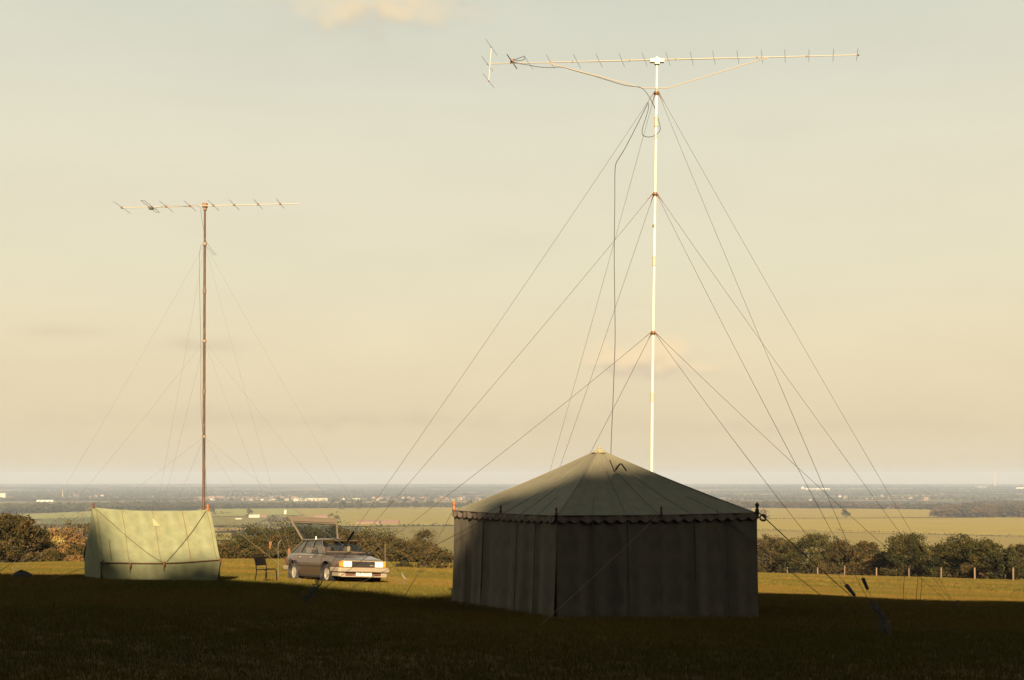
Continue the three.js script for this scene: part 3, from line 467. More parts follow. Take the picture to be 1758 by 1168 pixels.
// the shorter rust-brown mast behind the green tent
const M2 = { foot: on(-9.93, 37.6) }; M2.p = (py) => { const t = (py - 350) / 520; return at(351.5, 350, 37.6).lerp(at(349.3, 870, 37.6), t); };
{
  const t = thing('mast', 'rust-brown aerial mast rising behind the small green tent', 'mast', M2.foot), loc = (v) => v.clone().sub(M2.foot), base = M2.p(900).setY(M2.foot.y);
  const cut = [M2.p(352), M2.p(419), M2.p(590), M2.p(752), base], rad = [0.036, 0.042, 0.046, 0.05];
  for (let i = 0; i < 4; i++) obj('pole_section', rod(loc(cut[i + 1]), loc(cut[i]), rad[i], rad[i] - 0.002, 12), rustPole, t);
  for (const py of [500, 672]) obj('joint_sleeve', rod(loc(M2.p(py + 4)), loc(M2.p(py - 4)), 0.055, 0.055, 12), std(rgb(0.11, 0.072, 0.045), 0.7), t);
  obj('top_bracket', [box(0.15, 0.16, 0.14, ...loc(M2.p(353)).toArray(), 0.02), box(0.1, 0.1, 0.1, ...loc(M2.p(359)).toArray(), 0.02)], brownFitting, t);
  obj('base_plate', box(0.4, 0.03, 0.4, base.x - M2.foot.x, 0.02, base.z - M2.foot.z), brownFitting, t);
  const anchors = [on(-3.3, 35.5), on(-6.1, 33.6), on(-13.4, 42.4), on(-17.4, 40.6)], thin = std(rgb(0.13, 0.12, 0.10), 0.9);
  for (const py of [419, 586, 750]) {
    const l = loc(M2.p(py)); obj('guy_collar', rod(l.clone().add(V(0, -0.04, 0)), l.clone().add(V(0, 0.04, 0)), 0.068, 0.068, 12), std(rgb(0.2, 0.135, 0.085), 0.6), t);
    for (const a of anchors) obj('guy_rope', rope(l, loc(a), 0.0025, 0.14), thin, t);
  }
  for (const a of anchors) { const q = loc(a); obj('anchor_stake', rod(q.clone().add(V(0, 0.2, 0)), q.clone().add(V(0.02, -0.3, 0)), 0.025, 0.02, 6), woodMat, t); }
}
{
  const d = 37.6, c = at(351.5, 351, d).add(V(0, 0, 0.09)), X = (px) => (px - CX) / FOCAL * -c.z, Y = (px) => EYE + (HORIZON - lerp(357, 349.8, (px - 207) / (514 - 207))) / FOCAL * -c.z;
  const O = V(X(351), Y(351), c.z), B = (px) => V(X(px), Y(px), c.z).sub(O), t = thing('yagi_aerial', 'eight-element beam aerial on the rust-brown mast', 'aerial', O);
  obj('boom', rod(B(207), B(514), 0.013, 0.013, 8), alloy, t);
  for (const [px, h] of [[209, 0.82], [285, 0.72], [326, 0.70], [366, 0.72], [402, 0.70], [443, 0.66], [481, 0.66]]) {
    const q = B(px).add(V(0, 0.012, 0)); obj('element', rod(q.clone().add(V(0, 0, -h)), q.clone().add(V(0, 0, h)), 0.0062, 0.0062, 6), darkAlloy, t); obj('element_clamp', box(0.07, 0.06, 0.06, q.x, q.y - 0.005, q.z, 0.012), brownFitting, t);
  }
  const q = B(258), f = []; for (const [x, z] of [[-0.06, -0.8], [-0.06, 0.8], [0.05, 0.8], [0.05, -0.8], [-0.06, -0.8]]) f.push(V(q.x + x, q.y + 0.02, q.z + z));
  obj('folded_dipole', f.slice(1).map((p, i) => rod(f[i], p, 0.0075, 0.0075, 6)), darkAlloy, t);
  obj('feed_box', box(0.14, 0.09, 0.12, q.x + 0.02, q.y - 0.03, q.z, 0.015), std(rgb(0.05, 0.03, 0.022), 0.6), t);
  const P = (list, dd) => list.map(([x, y]) => at(x, y, dd).sub(O));
  obj('feeder_cable', [tube(P([[262, 359], [270, 357], [280, 354.5], [303, 354], [322, 354], [338, 352.5], [343, 356], [346, 375], [349, 392], [353, 412], [357, 420], [364, 430], [370, 436], [371, 438], [366, 437], [360, 430], [352, 422], [346, 421], [343, 430], [342, 445], [343, 520], [344.5, 600], [345, 700], [352, 800], [356, 868]], 37.5), 0.0065, 5, 240)], std(rgb(0.07, 0.065, 0.06), 0.6), t);
}

// ------------------------------------------------------------------ the car
{
  const yaw = 33 * Math.PI / 180, fwd = V(Math.sin(yaw), 0, Math.cos(yaw)), P0 = V(-4.9, 0, -37.76), ctr = P0.clone().addScaledVector(fwd, -2.15);
  const t = thing('hatchback_car', 'dark brown five-door hatchback with its tailgate raised, facing the viewer', 'car', on(ctr.x, -ctr.z));
  { // lean with the slope
    const a = ctr.clone().addScaledVector(fwd, 1.3), b = ctr.clone().addScaledVector(fwd, -1.3), side = V(fwd.z, 0, -fwd.x), c = ctr.clone().addScaledVector(side, 0.7), e = ctr.clone().addScaledVector(side, -0.7);
    for (const p of [a, b, c, e]) p.y = ground(p.x, p.z);
    const f = a.clone().sub(b).normalize(), s = c.clone().sub(e).normalize(), up = f.clone().cross(s).normalize(), s2 = up.clone().cross(f);
    t.quaternion.setFromRotationMatrix(new THREE.Matrix4().makeBasis(s2, up, f)); t.position.y = (a.y + b.y + c.y + e.y) / 4 - 0.02; t.scale.setScalar(1.06);
  }
  // own axes: z forward (front at 2.15), y up, x to the viewer's right when seen from the front
  const paint = new THREE.MeshPhysicalMaterial({ color: rgb(0.085, 0.054, 0.035), roughness: 0.38, metalness: 0.35, clearcoat: 0.8, clearcoatRoughness: 0.12, side: THREE.DoubleSide });
  const glass = new THREE.MeshPhysicalMaterial({ color: rgb(0.62, 0.64, 0.6), roughness: 0.02, transmission: 1, thickness: 0, side: THREE.DoubleSide });
  const black = std(rgb(0.014, 0.012, 0.012), 0.6), rubber = std(rgb(0.022, 0.02, 0.018), 0.85), chrome = std(rgb(0.6, 0.52, 0.4), 0.3, { metalness: 0.7 }), palePlastic = std(rgb(0.22, 0.175, 0.12), 0.55);
  const Z = (s) => 2.15 - s;                                        // s metres back from the nose
  const topY = curve([[0, 0.66], [0.06, 0.72], [0.5, 0.80], [1.15, 0.885], [2.2, 0.91], [3.6, 0.92], [4.05, 0.90], [4.25, 0.84], [4.3, 0.78]]), halfW = curve([[0, 0.74], [0.15, 0.79], [0.6, 0.825], [2, 0.84], [3.6, 0.825], [4.15, 0.79], [4.3, 0.76]]), lowY = curve([[0, 0.33], [0.3, 0.26], [0.8, 0.2], [3.5, 0.2], [4.0, 0.28], [4.3, 0.36]]);
  const st = [0, 0.03, 0.08, 0.15, 0.3, 0.5, 0.8, 1.15, 1.5, 2, 2.5, 3, 3.5, 3.8, 4.0, 4.15, 4.25, 4.3], ringN = 22;
  const section = (s) => { const w = halfW(s), yt = topY(s), yb = lowY(s), p = [], half = [[0, yb], [w * 0.8, yb], [w * 0.955, yb + 0.03], [w * 0.985, lerp(yb, yt, 0.3)], [w, lerp(yb, yt, 0.62)], [w * 0.985, lerp(yb, yt, 0.78)], [w * 0.965, yt - 0.055], [w * 0.93, yt - 0.018], [w * 0.86, yt - 0.002], [w * 0.5, yt + 0.008], [0, yt + 0.012]]; for (const q of half) p.push(q); for (let i = half.length - 2; i > 0; i--) p.push([-half[i][0], half[i][1]]); return p; };
  const bodyGeo = (() => {
    const pos = [], idx = [], n = section(0).length;
    st.forEach((s) => section(s).forEach(([x, y]) => pos.push(x, y, Z(s))));
    for (let k = 0; k + 1 < st.length; k++) for (let i = 0; i < n; i++) { const a = k * n + i, b = k * n + (i + 1) % n, c = a + n, e = b + n; idx.push(a, e, b, a, c, e); }
    const cap = (k, flip) => { const c = pos.length / 3; pos.push(0, lerp(lowY(st[k]), topY(st[k]), 0.5), Z(st[k])); for (let i = 0; i < n; i++) { const a = k * n + i, b = k * n + (i + 1) % n; flip ? idx.push(c, b, a) : idx.push(c, a, b); } };
    cap(0, false); cap(st.length - 1, true);
    const g = new THREE.BufferGeometry(); g.setAttribute('position', new THREE.Float32BufferAttribute(pos, 3)); g.setIndex(idx); g.setAttribute('uv', new THREE.Float32BufferAttribute(new Float32Array(pos.length / 3 * 2), 2)); g.computeVertexNormals();
    return g;
  })();
  const AX = [0.86, 3.46], WR = 0.295;
  let shell = new Brush(bodyGeo, paint); shell.updateMatrixWorld();
  const ev = new Evaluator(); ev.useGroups = false; ev.attributes = ['position', 'normal', 'uv'];
  for (const s of AX) for (const sx of [-1, 1]) { const c = new Brush(new THREE.CylinderGeometry(0.365, 0.365, 0.34, 28).rotateZ(Math.PI / 2).translate(sx * 0.74, WR + 0.03, Z(s)), paint); c.updateMatrixWorld(); shell = ev.evaluate(shell, c, SUBTRACTION); }
  obj('body', shell.geometry, paint, t);
  for (const s of AX) for (const sx of [-1, 1]) obj('wheel_arch', new THREE.CylinderGeometry(0.36, 0.36, 0.3, 24, 1, true).rotateZ(Math.PI / 2).translate(sx * 0.735, WR + 0.03, Z(s)), black, t);
  // wheels
  for (const s of AX) for (const sx of [-1, 1]) {
    const w = new THREE.Group(); w.name = 'wheel'; w.position.set(sx * 0.735, WR, Z(s)); t.add(w);
    const prof = [[0.19, -0.08], [0.25, -0.088], [0.285, -0.075], [WR, -0.05], [WR, 0.05], [0.285, 0.075], [0.25, 0.088], [0.19, 0.08]].map(([r, y]) => new THREE.Vector2(r, y));
    obj('tyre', new THREE.LatheGeometry(prof, 32).rotateZ(Math.PI / 2), rubber, w);
    const rim = [new THREE.LatheGeometry([[0.0, 0.05], [0.05, 0.055], [0.09, 0.035], [0.15, 0.03], [0.175, 0.06], [0.195, 0.078], [0.2, 0.07]].map(([r, y]) => new THREE.Vector2(r, y * sx)), 28).rotateZ(-Math.PI / 2)];
    for (let k = 0; k < 8; k++) { const a = k * Math.PI / 4; rim.push(box(0.012, 0.035, 0.03, sx * 0.047, Math.cos(a) * 0.125, Math.sin(a) * 0.125)); }
    obj('rim', rim, std(rgb(0.38, 0.33, 0.26), 0.4, { metalness: 0.5 }), w);
  }
  // bonnet, doors: thin shut lines standing as real panels a few millimetres proud
  const over = (s0, s1, n, f, lift) => sheet(n, 8, (u, v) => { const s = lerp(s0, s1, v), [x, y] = f(u, s); return V(x, y + lift, Z(s)); });
  obj('bonnet', over(0.1, 1.08, 12, (u, s) => { const x = (u * 2 - 1) * halfW(s) * 0.84; return [x, topY(s) + 0.012 - 0.014 * Math.abs(u * 2 - 1) ** 1.5]; }, 0.006), paint, t);
  const sidePt = (s, y, sx, off) => { const w = halfW(s), yt = topY(s), yb = lowY(s), k = clamp((y - yb) / (yt - yb), 0, 1), f = k < 0.3 ? lerp(0.95, 0.985, k / 0.3) : k < 0.62 ? lerp(0.985, 1, (k - 0.3) / 0.32) : k < 0.78 ? lerp(1, 0.985, (k - 0.62) / 0.16) : lerp(0.985, 0.965, (k - 0.78) / 0.16); return V(sx * (w * f + off), y, Z(s)); };
  for (const sx of [-1, 1]) {
    for (const [s0, s1, cut] of [[1.28, 2.24, 0], [2.25, 3.1, 0.12]]) {
      const d = obj('door', sheet(10, 10, (u, v) => sidePt(lerp(s0, s1 + (v > 0.5 ? cut * 0.8 : -cut), u), lerp(0.235, 0.86, v), sx, 0.008)), paint, t);
      const h = sidePt(s1 - 0.14, 0.79, sx, 0.022); obj('handle', box(0.02, 0.028, 0.13, h.x, h.y, h.z, 0.008), chrome, d);
    }
    obj('side_moulding', sheet(30, 1, (u, v) => sidePt(lerp(1.2, 3.1, u), lerp(0.50, 0.53, v), sx, 0.016)), black, t);
    obj('sill', box(0.05, 0.07, 2.1, sx * 0.78, 0.2, Z(2.16), 0.015), black, t);
    obj('beltline_trim', sheet(30, 1, (u, v) => { const q = sidePt(lerp(1.2, 3.7, u), 0.862, sx, 0.010); q.y = lerp(0.858, 0.874, v) + 0.01 * u; return q; }), chrome, t);
  }
  // cabin: pillars, roof, glass
  const roofZ = [Z(1.78), Z(3.32)], bw = 0.775, rw = 0.60, ry = 1.335, by = 0.895;
  const bA = [Z(1.12), by], tA = [Z(1.80), ry], bB = [Z(2.28), by + 0.01], tB = [Z(2.34), ry + 0.015], bC = [Z(3.12), by + 0.015], tC = [Z(2.98), ry + 0.01], bD = [Z(3.98), by], tD = [Z(3.3), ry - 0.005];
  const pt = ([z, y], sx, k) => V(sx * (k ? rw : bw), y, z);
  const pillar = (b, tp, sx, w0, w1) => sheet(2, 8, (u, v) => { const p = pt(b, sx, 0).lerp(pt(tp, sx, 1), v); p.z += (u - 0.5) * lerp(w0, w1, v); p.x += sx * (0.012 - 0.012 * Math.abs(u - 0.5)); return p; });
  const roof = sheet(14, 14, (u, v) => { const a = u * 2 - 1, z = lerp(roofZ[0] + 0.05, roofZ[1] - 0.03, v); return V(a * (rw + 0.025), ry + 0.055 * (1 - a * a) * 0.7 + 0.025 * Math.sin(Math.PI * v) - 0.014 * Math.abs(a) ** 6 + 0.012, z); });
  const rf = obj('roof', [roof, sheet(14, 14, (u, v) => { const a = u * 2 - 1; return V(a * (rw + 0.02), ry - 0.012, lerp(roofZ[0] + 0.05, roofZ[1] - 0.03, v)); }), ...[-1, 1].map((sx) => rod(V(sx * (rw + 0.015), ry + 0.005, roofZ[0] + 0.04), V(sx * (rw + 0.015), ry + 0.005, roofZ[1] - 0.02), 0.022, 0.022, 8)), rod(V(-rw, ry + 0.012, roofZ[0] + 0.045), V(rw, ry + 0.012, roofZ[0] + 0.045), 0.02, 0.02, 8)], paint, t);
  obj('radio_whip_base', [new THREE.CylinderGeometry(0.02, 0.03, 0.05, 10).translate(-0.5, ry + 0.06, Z(2.5)), new THREE.SphereGeometry(0.03, 10, 8).translate(-0.5, ry + 0.1, Z(2.5))], chrome, rf);
  for (const sx of [-1, 1]) for (const [b, tp, w0, w1] of [[bA, tA, 0.07, 0.06], [bB, tB, 0.09, 0.07], [bC, tC, 0.07, 0.06], [bD, tD, 0.10, 0.09]]) obj('pillar', pillar(b, tp, sx, w0, w1), paint, t);
  const pane = (name, a, b, c, d, x = 0) => obj(name, sheet(2, 2, (u, v) => a.clone().lerp(b, u).lerp(d.clone().lerp(c, u), v)), glass, t);
  pane('windscreen', V(-bw + 0.05, by, bA[0] - 0.02), V(bw - 0.05, by, bA[0] - 0.02), V(rw - 0.03, ry, tA[0] - 0.02), V(-rw + 0.03, ry, tA[0] - 0.02));
  for (const sx of [-1, 1]) {
    const q = (p, k, dz) => { const v = pt(p, sx, k); v.x -= sx * 0.02; v.z += dz; return v; };
    pane('side_window', q(bA, 0, -0.05), q(bB, 0, 0.05), q(tB, 1, 0.04), q(tA, 1, -0.04)); pane('side_window', q(bB, 0, -0.05), q(bC, 0, 0.04), q(tC, 1, 0.03), q(tB, 1, -0.04)); pane('quarter_window', q(bC, 0, -0.04), q(bD, 0, 0.06), q(tD, 1, 0.05), q(tC, 1, -0.03));
  }
  obj('wiper', [rod(V(-0.3, by + 0.02, bA[0] + 0.0), V(0.15, by + 0.09, bA[0] - 0.11), 0.008), rod(V(0.25, by + 0.02, bA[0] + 0.0), V(0.62, by + 0.08, bA[0] - 0.1), 0.008)], black, t);
  // inside: dark deck, dashboard, seats, wheel
  obj('interior_deck', box(1.36, 0.02, 2.5, 0, 0.915, Z(2.55)), black, t);
  obj('dashboard', box(1.35, 0.1, 0.34, 0, 0.95, Z(1.42), 0.03), std(rgb(0.07, 0.04, 0.025), 0.8), t);
  for (const sx of [-1, 1]) obj('seat', [box(0.46, 0.26, 0.12, sx * 0.34, 1.01, Z(2.2), 0.05), box(0.28, 0.14, 0.09, sx * 0.34, 1.19, Z(2.24), 0.04), rod(V(sx * 0.34, 1.1, Z(2.22)), V(sx * 0.34, 1.16, Z(2.23)), 0.04)], std(rgb(0.12, 0.075, 0.045), 0.9), t);
  obj('rear_seat', box(1.2, 0.2, 0.12, 0, 1.0, Z(3.05), 0.05), std(rgb(0.17, 0.12, 0.08), 0.9), t);
  obj('steering_wheel', new THREE.TorusGeometry(0.17, 0.014, 8, 24).rotateX(-0.5).translate(-0.34, 1.02, Z(1.68)), black, t);
  obj('hanging_coat', sheet(10, 10, (u, v) => V(lerp(-0.06, 0.22, u) + 0.02 * Math.sin(u * 20), 1.3 - 0.34 * v, Z(2.05) + 0.03 * Math.sin(u * 14))), std(rgb(0.02, 0.02, 0.026), 0.9), t);
  obj('paper_sheet', box(0.1, 0.24, 0.01, 0.33, 1.04, Z(1.75)).rotateZ(0.02), std(rgb(0.4, 0.3, 0.18), 0.8), t);
  // mirror
  obj('door_mirror', [box(0.2, 0.12, 0.1, -0.95, 0.965, Z(1.5), 0.03), rod(V(-0.80, 0.9, Z(1.45)), V(-0.9, 0.95, Z(1.49)), 0.02)], black, t);
  obj('door_mirror', [box(0.16, 0.11, 0.1, 0.93, 0.96, Z(1.5), 0.03), rod(V(0.80, 0.9, Z(1.45)), V(0.88, 0.95, Z(1.49)), 0.02)], black, t);
  // front: header strip, grille with bars and badge, lamps, bumper, plate, air dam
  const nose = 2.16;
  obj('front_header', box(1.52, 0.03, 0.05, 0, 0.705, nose - 0.01, 0.01), std(rgb(0.34, 0.27, 0.17), 0.4, { metalness: 0.4 }), t);
  const gr = obj('grille', box(0.76, 0.165, 0.04, 0, 0.605, nose, 0.008), black, t);
  for (let i = 0; i < 6; i++) obj('grille_bar', box(0.73, 0.008, 0.016, 0, 0.54 + i * 0.026, nose + 0.024), std(rgb(0.03, 0.026, 0.025), 0.5), gr);
  obj('badge', box(0.12, 0.02, 0.012, 0.26, 0.575, nose + 0.034), chrome, gr);
  obj('grille_surround', box(0.78, 0.022, 0.045, 0, 0.512, nose, 0.006), std(rgb(0.12, 0.06, 0.03), 0.5), t);
  const lens = new THREE.MeshPhysicalMaterial({ color: rgb(0.82, 0.78, 0.66), roughness: 0.18, metalness: 0.15, clearcoat: 1 }), amber = new THREE.MeshPhysicalMaterial({ color: rgb(0.62, 0.2, 0.02), roughness: 0.2, clearcoat: 1 });
  for (const sx of [-1, 1]) {
    const h = obj('headlight', box(0.27, 0.165, 0.07, sx * 0.525, 0.605, nose - 0.012, 0.02), lens, t);
    const ribs = []; for (let i = 0; i < 6; i++) ribs.push(box(0.006, 0.14, 0.008, sx * 0.525 + (i - 2.5) * 0.042, 0.605, nose + 0.025)); obj('lens_rib', ribs, std(rgb(0.7, 0.66, 0.55), 0.3), h);
    obj('indicator', [box(0.075, 0.165, 0.07, sx * 0.705, 0.605, nose - 0.016, 0.015), box(0.03, 0.16, 0.14, sx * 0.752, 0.605, nose - 0.08, 0.012)], amber, t);
  }
  obj('bumper', [box(1.66, 0.14, 0.14, 0, 0.435, nose + 0.06, 0.04), box(0.09, 0.14, 0.66, -0.815, 0.435, nose - 0.24, 0.03), box(0.09, 0.14, 0.66, 0.815, 0.435, nose - 0.24, 0.03), box(1.5, 0.035, 0.07, 0, 0.235, nose + 0.02, 0.012), ...[-1, 1].flatMap((sx) => [box(0.19, 0.17, 0.09, sx * 0.69, 0.31, nose + 0.005, 0.02), box(0.05, 0.16, 0.5, sx * 0.79, 0.31, nose - 0.24, 0.02)])], palePlastic, t);
  obj('air_dam', [box(1.36, 0.12, 0.05, 0, 0.31, nose - 0.03), ...[-1, 1].map((sx) => box(0.26, 0.05, 0.04, sx * 0.5, 0.3, nose + 0.005, 0.01))], std(rgb(0.11, 0.045, 0.022), 0.6), t);
  obj('underside', box(1.3, 0.08, 3.8, 0, 0.18, 0), black, t);
  // number plate with its characters
  const cv = document.createElement('canvas'); cv.width = 512; cv.height = 112; const c2 = cv.getContext('2d');
  c2.fillStyle = '#e9e2cc'; c2.fillRect(0, 0, 512, 112); c2.fillStyle = '#1c1a18'; c2.font = 'bold 96px sans-serif'; c2.textAlign = 'center'; c2.textBaseline = 'middle'; c2.fillText('NBJ 750W', 256, 60, 480);
  const ct = new THREE.CanvasTexture(cv); ct.colorSpace = THREE.SRGBColorSpace;
  const pl = obj('number_plate', box(0.52, 0.115, 0.012, 0, 0.315, nose + 0.048), std(rgb(0.7, 0.66, 0.55), 0.5), t);
  obj('plate_face', new THREE.PlaneGeometry(0.51, 0.108).translate(0, 0.315, nose + 0.0565), std(0xffffff, 0.45, { map: ct }), pl);
  // rear lamp cluster and bumper seen end-on
  for (const sx of [-1, 1]) obj('rear_lamp', box(0.06, 0.2, 0.12, sx * 0.775, 0.66, Z(4.22), 0.02), std(rgb(0.06, 0.016, 0.014), 0.4), t);
  obj('rear_bumper', [box(1.62, 0.13, 0.12, 0, 0.43, Z(4.33), 0.035), ...[-1, 1].map((sx) => box(0.07, 0.13, 0.5, sx * 0.81, 0.43, Z(4.1), 0.025))], palePlastic, t);
  obj('fuel_cap', new THREE.CylinderGeometry(0.055, 0.055, 0.02, 16).rotateZ(Math.PI / 2).translate(-0.835, 0.68, Z(3.82)), black, t);
  // raised tailgate: frame, glass, inner lip, two struts
  const tg = new THREE.Group(); tg.name = 'tailgate'; tg.position.set(0, ry + 0.02, Z(3.3)); tg.rotation.x = 0.82; t.add(tg);
  const fr = (x0, z0, x1, z1, r) => rod(V(x0, 0, z0), V(x1, 0, z1), r, r, 8), gw = 0.63, ew = 0.84, gl = -0.78, el = -1.04;
  obj('tailgate_frame', [fr(-gw, 0, -ew, el, 0.032), fr(gw, 0, ew, el, 0.032), fr(-gw, 0, gw, 0, 0.028), fr(-ew + 0.05, gl, ew - 0.05, gl, 0.026), box(1.66, 0.06, 0.22, 0, 0.0, el + 0.1, 0.025), box(1.6, 0.16, 0.05, 0, -0.09, el, 0.02)], new THREE.MeshPhysicalMaterial({ color: rgb(0.15, 0.112, 0.075), roughness: 0.4, metalness: 0.3, clearcoat: 0.6, side: THREE.DoubleSide }), tg);
  obj('tailgate_seal', [fr(-gw + 0.05, -0.05, -ew + 0.09, gl + 0.03, 0.018), fr(gw - 0.05, -0.05, ew - 0.09, gl + 0.03, 0.018), fr(-ew + 0.09, gl + 0.035, ew - 0.09, gl + 0.035, 0.016)].map((g) => g.translate(0, 0.012, 0)), black, tg);
  obj('tailgate_glass', sheet(2, 2, (u, v) => V((u * 2 - 1) * lerp(gw - 0.04, ew - 0.09, v), 0.012, lerp(-0.03, gl + 0.02, v))), glass, tg);
  for (const sx of [-1, 1]) obj('gas_strut', rod(V(sx * 0.7, 0.93, Z(3.9)), V(sx * 0.7, ry + 0.46, Z(3.3) - 0.5), 0.012), black, t);
}

// ------------------------------------------------------------------ things standing on the grass
{
  const t = thing('stacking_chair', 'black tubular chair with slung back standing left of the car', 'chair', on(-7.48, 35.4), Math.PI / 2 - 0.62);
  const m = new THREE.MeshPhysicalMaterial({ color: rgb(0.006, 0.005, 0.005), roughness: 0.8, specularIntensity: 0.25 }), c = new THREE.MeshPhysicalMaterial({ color: rgb(0.006, 0.005, 0.005), roughness: 1, specularIntensity: 0.1, side: THREE.DoubleSide }), r = 0.015;   // own axes: z is the way it faces
  obj('back_frame', [tube([V(-0.2, 0, -0.27), V(-0.2, 0.44, -0.2), V(-0.2, 0.78, -0.3), V(-0.17, 0.84, -0.315), V(0, 0.85, -0.32), V(0.17, 0.84, -0.315), V(0.2, 0.78, -0.3), V(0.2, 0.44, -0.2), V(0.2, 0, -0.27)], r, 7, 60)], m, t);
  for (const sx of [-1, 1]) obj('front_leg', tube([V(sx * 0.2, 0.4, -0.2), V(sx * 0.2, 0.415, 0.15), V(sx * 0.2, 0.38, 0.22), V(sx * 0.2, 0, 0.26)], r, 7, 30), m, t);
  obj('seat', sheet(8, 8, (u, v) => V((u - 0.5) * 0.4, 0.42 - 0.03 * Math.sin(Math.PI * u) + 0.02 * v, lerp(-0.2, 0.22, v))), c, t);
  obj('backrest', sheet(8, 6, (u, v) => V((u - 0.5) * 0.4, lerp(0.52, 0.76, v), -0.232 - 0.065 * v - 0.03 * Math.sin(Math.PI * u))), c, t);
}
{
  const R = rng(8), d = 32.2, p = on((38 - CX) / FOCAL * d, d);
  const t = thing('covered_bundle', 'dark rounded bundle with a flap, low in the grass at the left edge', 'bundle', p), m = std(rgb(0.03, 0.023, 0.02), 0.95, { bumpMap: weave, bumpScale: 0.01 });
  obj('cover', sheet(40, 18, (u, v) => { const a = u * 6.283, e = v * Math.PI / 2, k = 1 + 0.14 * (fbm(Math.cos(a) * 2 + 5, Math.sin(a) * 2 + v * 3, 4, 3) - 0.5) * 2; return V(Math.cos(a) * Math.cos(e) * 0.29 * k, Math.sin(e) * 0.25 * k - 0.02, Math.sin(a) * Math.cos(e) * 0.24 * k); }), m, t);
  obj('flap', sheet(10, 4, (u, v) => V(lerp(-0.05, 0.14, u), 0.235 + 0.015 * Math.sin(u * 3) + 0.012 * v, lerp(-0.06, 0.1, v)), 1, 1), m, t);
}
{ // marker pole and small flags behind the car, pale line near its right side
  const d = 43, p = on((478 - CX) / FOCAL * d, d), t = thing('marker_pole', 'thin pale pole standing behind the chair', 'pole', p);
  obj('shaft', [rod(V(0, -0.1, 0), V(-0.02, 1.25, 0), 0.011, 0.009)], std(rgb(0.11, 0.1, 0.07), 0.7), t); obj('tip', [tube([V(-0.02, 1.25, 0), V(0.01, 1.33, 0), V(0.06, 1.4, 0), V(0.09, 1.42, 0)], 0.009)], std(rgb(0.2, 0.18, 0.13), 0.7), t);
  for (const [px, py, dd, label] of [[462, 937, 44, 'small orange marker flag on a cane, farthest left behind the chair'], [494, 949, 44.5, 'small orange marker flag on a cane just behind the car tail']]) {
    const f = on((px - CX) / FOCAL * dd, dd), y = at(px, py, dd).y - f.y, m = thing('marker_flag', label, 'flag', f, 0, 'orange marker flags');
    obj('cane', rod(V(0, -0.1, 0), V(0, y + 0.18, 0), 0.006), std(rgb(0.05, 0.04, 0.025), 0.8), m);
    obj('flag', sheet(6, 8, (u, v) => V(0.005 + u * 0.085 * (1 - 0.3 * v), y + 0.15 - v * 0.27, 0.03 * Math.sin(u * 5 + v * 3))), std(rgb(0.2, 0.085, 0.03), 0.8), m);
  }
  const q = hit(700, 999), a = at(622, 908, 37.5).sub(q), b = at(660, 935, -q.z).sub(q), rp = thing('rope_line', 'slack pale turquoise rope running down to a peg right of the car', 'rope', q);
  obj('upper_rope', tube([a, a.clone().lerp(V(0, 0, 0), 0.4).add(V(0, -0.04, 0)), V(-0.25, 0.34, 0), V(0, 0.02, 0)], 0.011, 5, 40), paleRope, rp);
  obj('rope_end', [tube([V(-0.25, 0.34, 0), V(-0.14, 0.14, 0.05), V(0, 0.03, 0), V(0.03, 0.02, 0.05), V(-0.12, 0.03, 0.1)], 0.02, 6, 40)], paleRope, rp);
  obj('peg', rod(V(0, 0.1, 0), V(0.02, -0.15, 0), 0.02, 0.015, 6), woodMat, rp);
  const s = on((661 - CX) / FOCAL * 42, 42), sp = thing('marker_stake', 'short pale stake against the scrub right of the car', 'stake', s);
  obj('shaft', rod(V(0, -0.1, 0), V(0.0, at(661, 930, 42).y - s.y, 0), 0.012, 0.010), std(rgb(0.13, 0.10, 0.05), 0.8), sp);
}
{ // fence along the far edge of the pasture
  const posts = [[1312, 186, 1], [1352, 174, 1.05], [1404, 163, 1.1], [1450, 155, 1.35], [1505, 147, 1.15], [1561, 139, 1.15], [1616, 131, 1.25], [1674, 124, 1.3], [1740, 116.5, 1.35], [1808, 109, 1.3]].map(([px, d, h]) => [on((px - CX) / FOCAL * d, d), h]);
  const O = posts[4][0], t = thing('post_fence', 'line of pale wooden fence posts with wire before the hedgerow trees', 'fence', O), R = rng(21);
  for (const [p, h] of posts) { const q = p.clone().sub(O); obj('post', [rod(V(q.x, q.y - 0.3, q.z), V(q.x + (R() - 0.5) * 0.08, q.y + h, q.z), 0.10, 0.095, 7)], std(rgb(0.13, 0.085, 0.05).multiplyScalar(0.8 + 0.5 * R()), 0.9), t); }
  for (const y of [0.35, 0.7, 1.0]) for (let i = 0; i + 1 < posts.length; i++) obj('wire', rod(posts[i][0].clone().sub(O).add(V(0, y, 0)), posts[i + 1][0].clone().sub(O).add(V(0, y, 0)), 0.006, 0.006, 4), brownFitting, t);
}

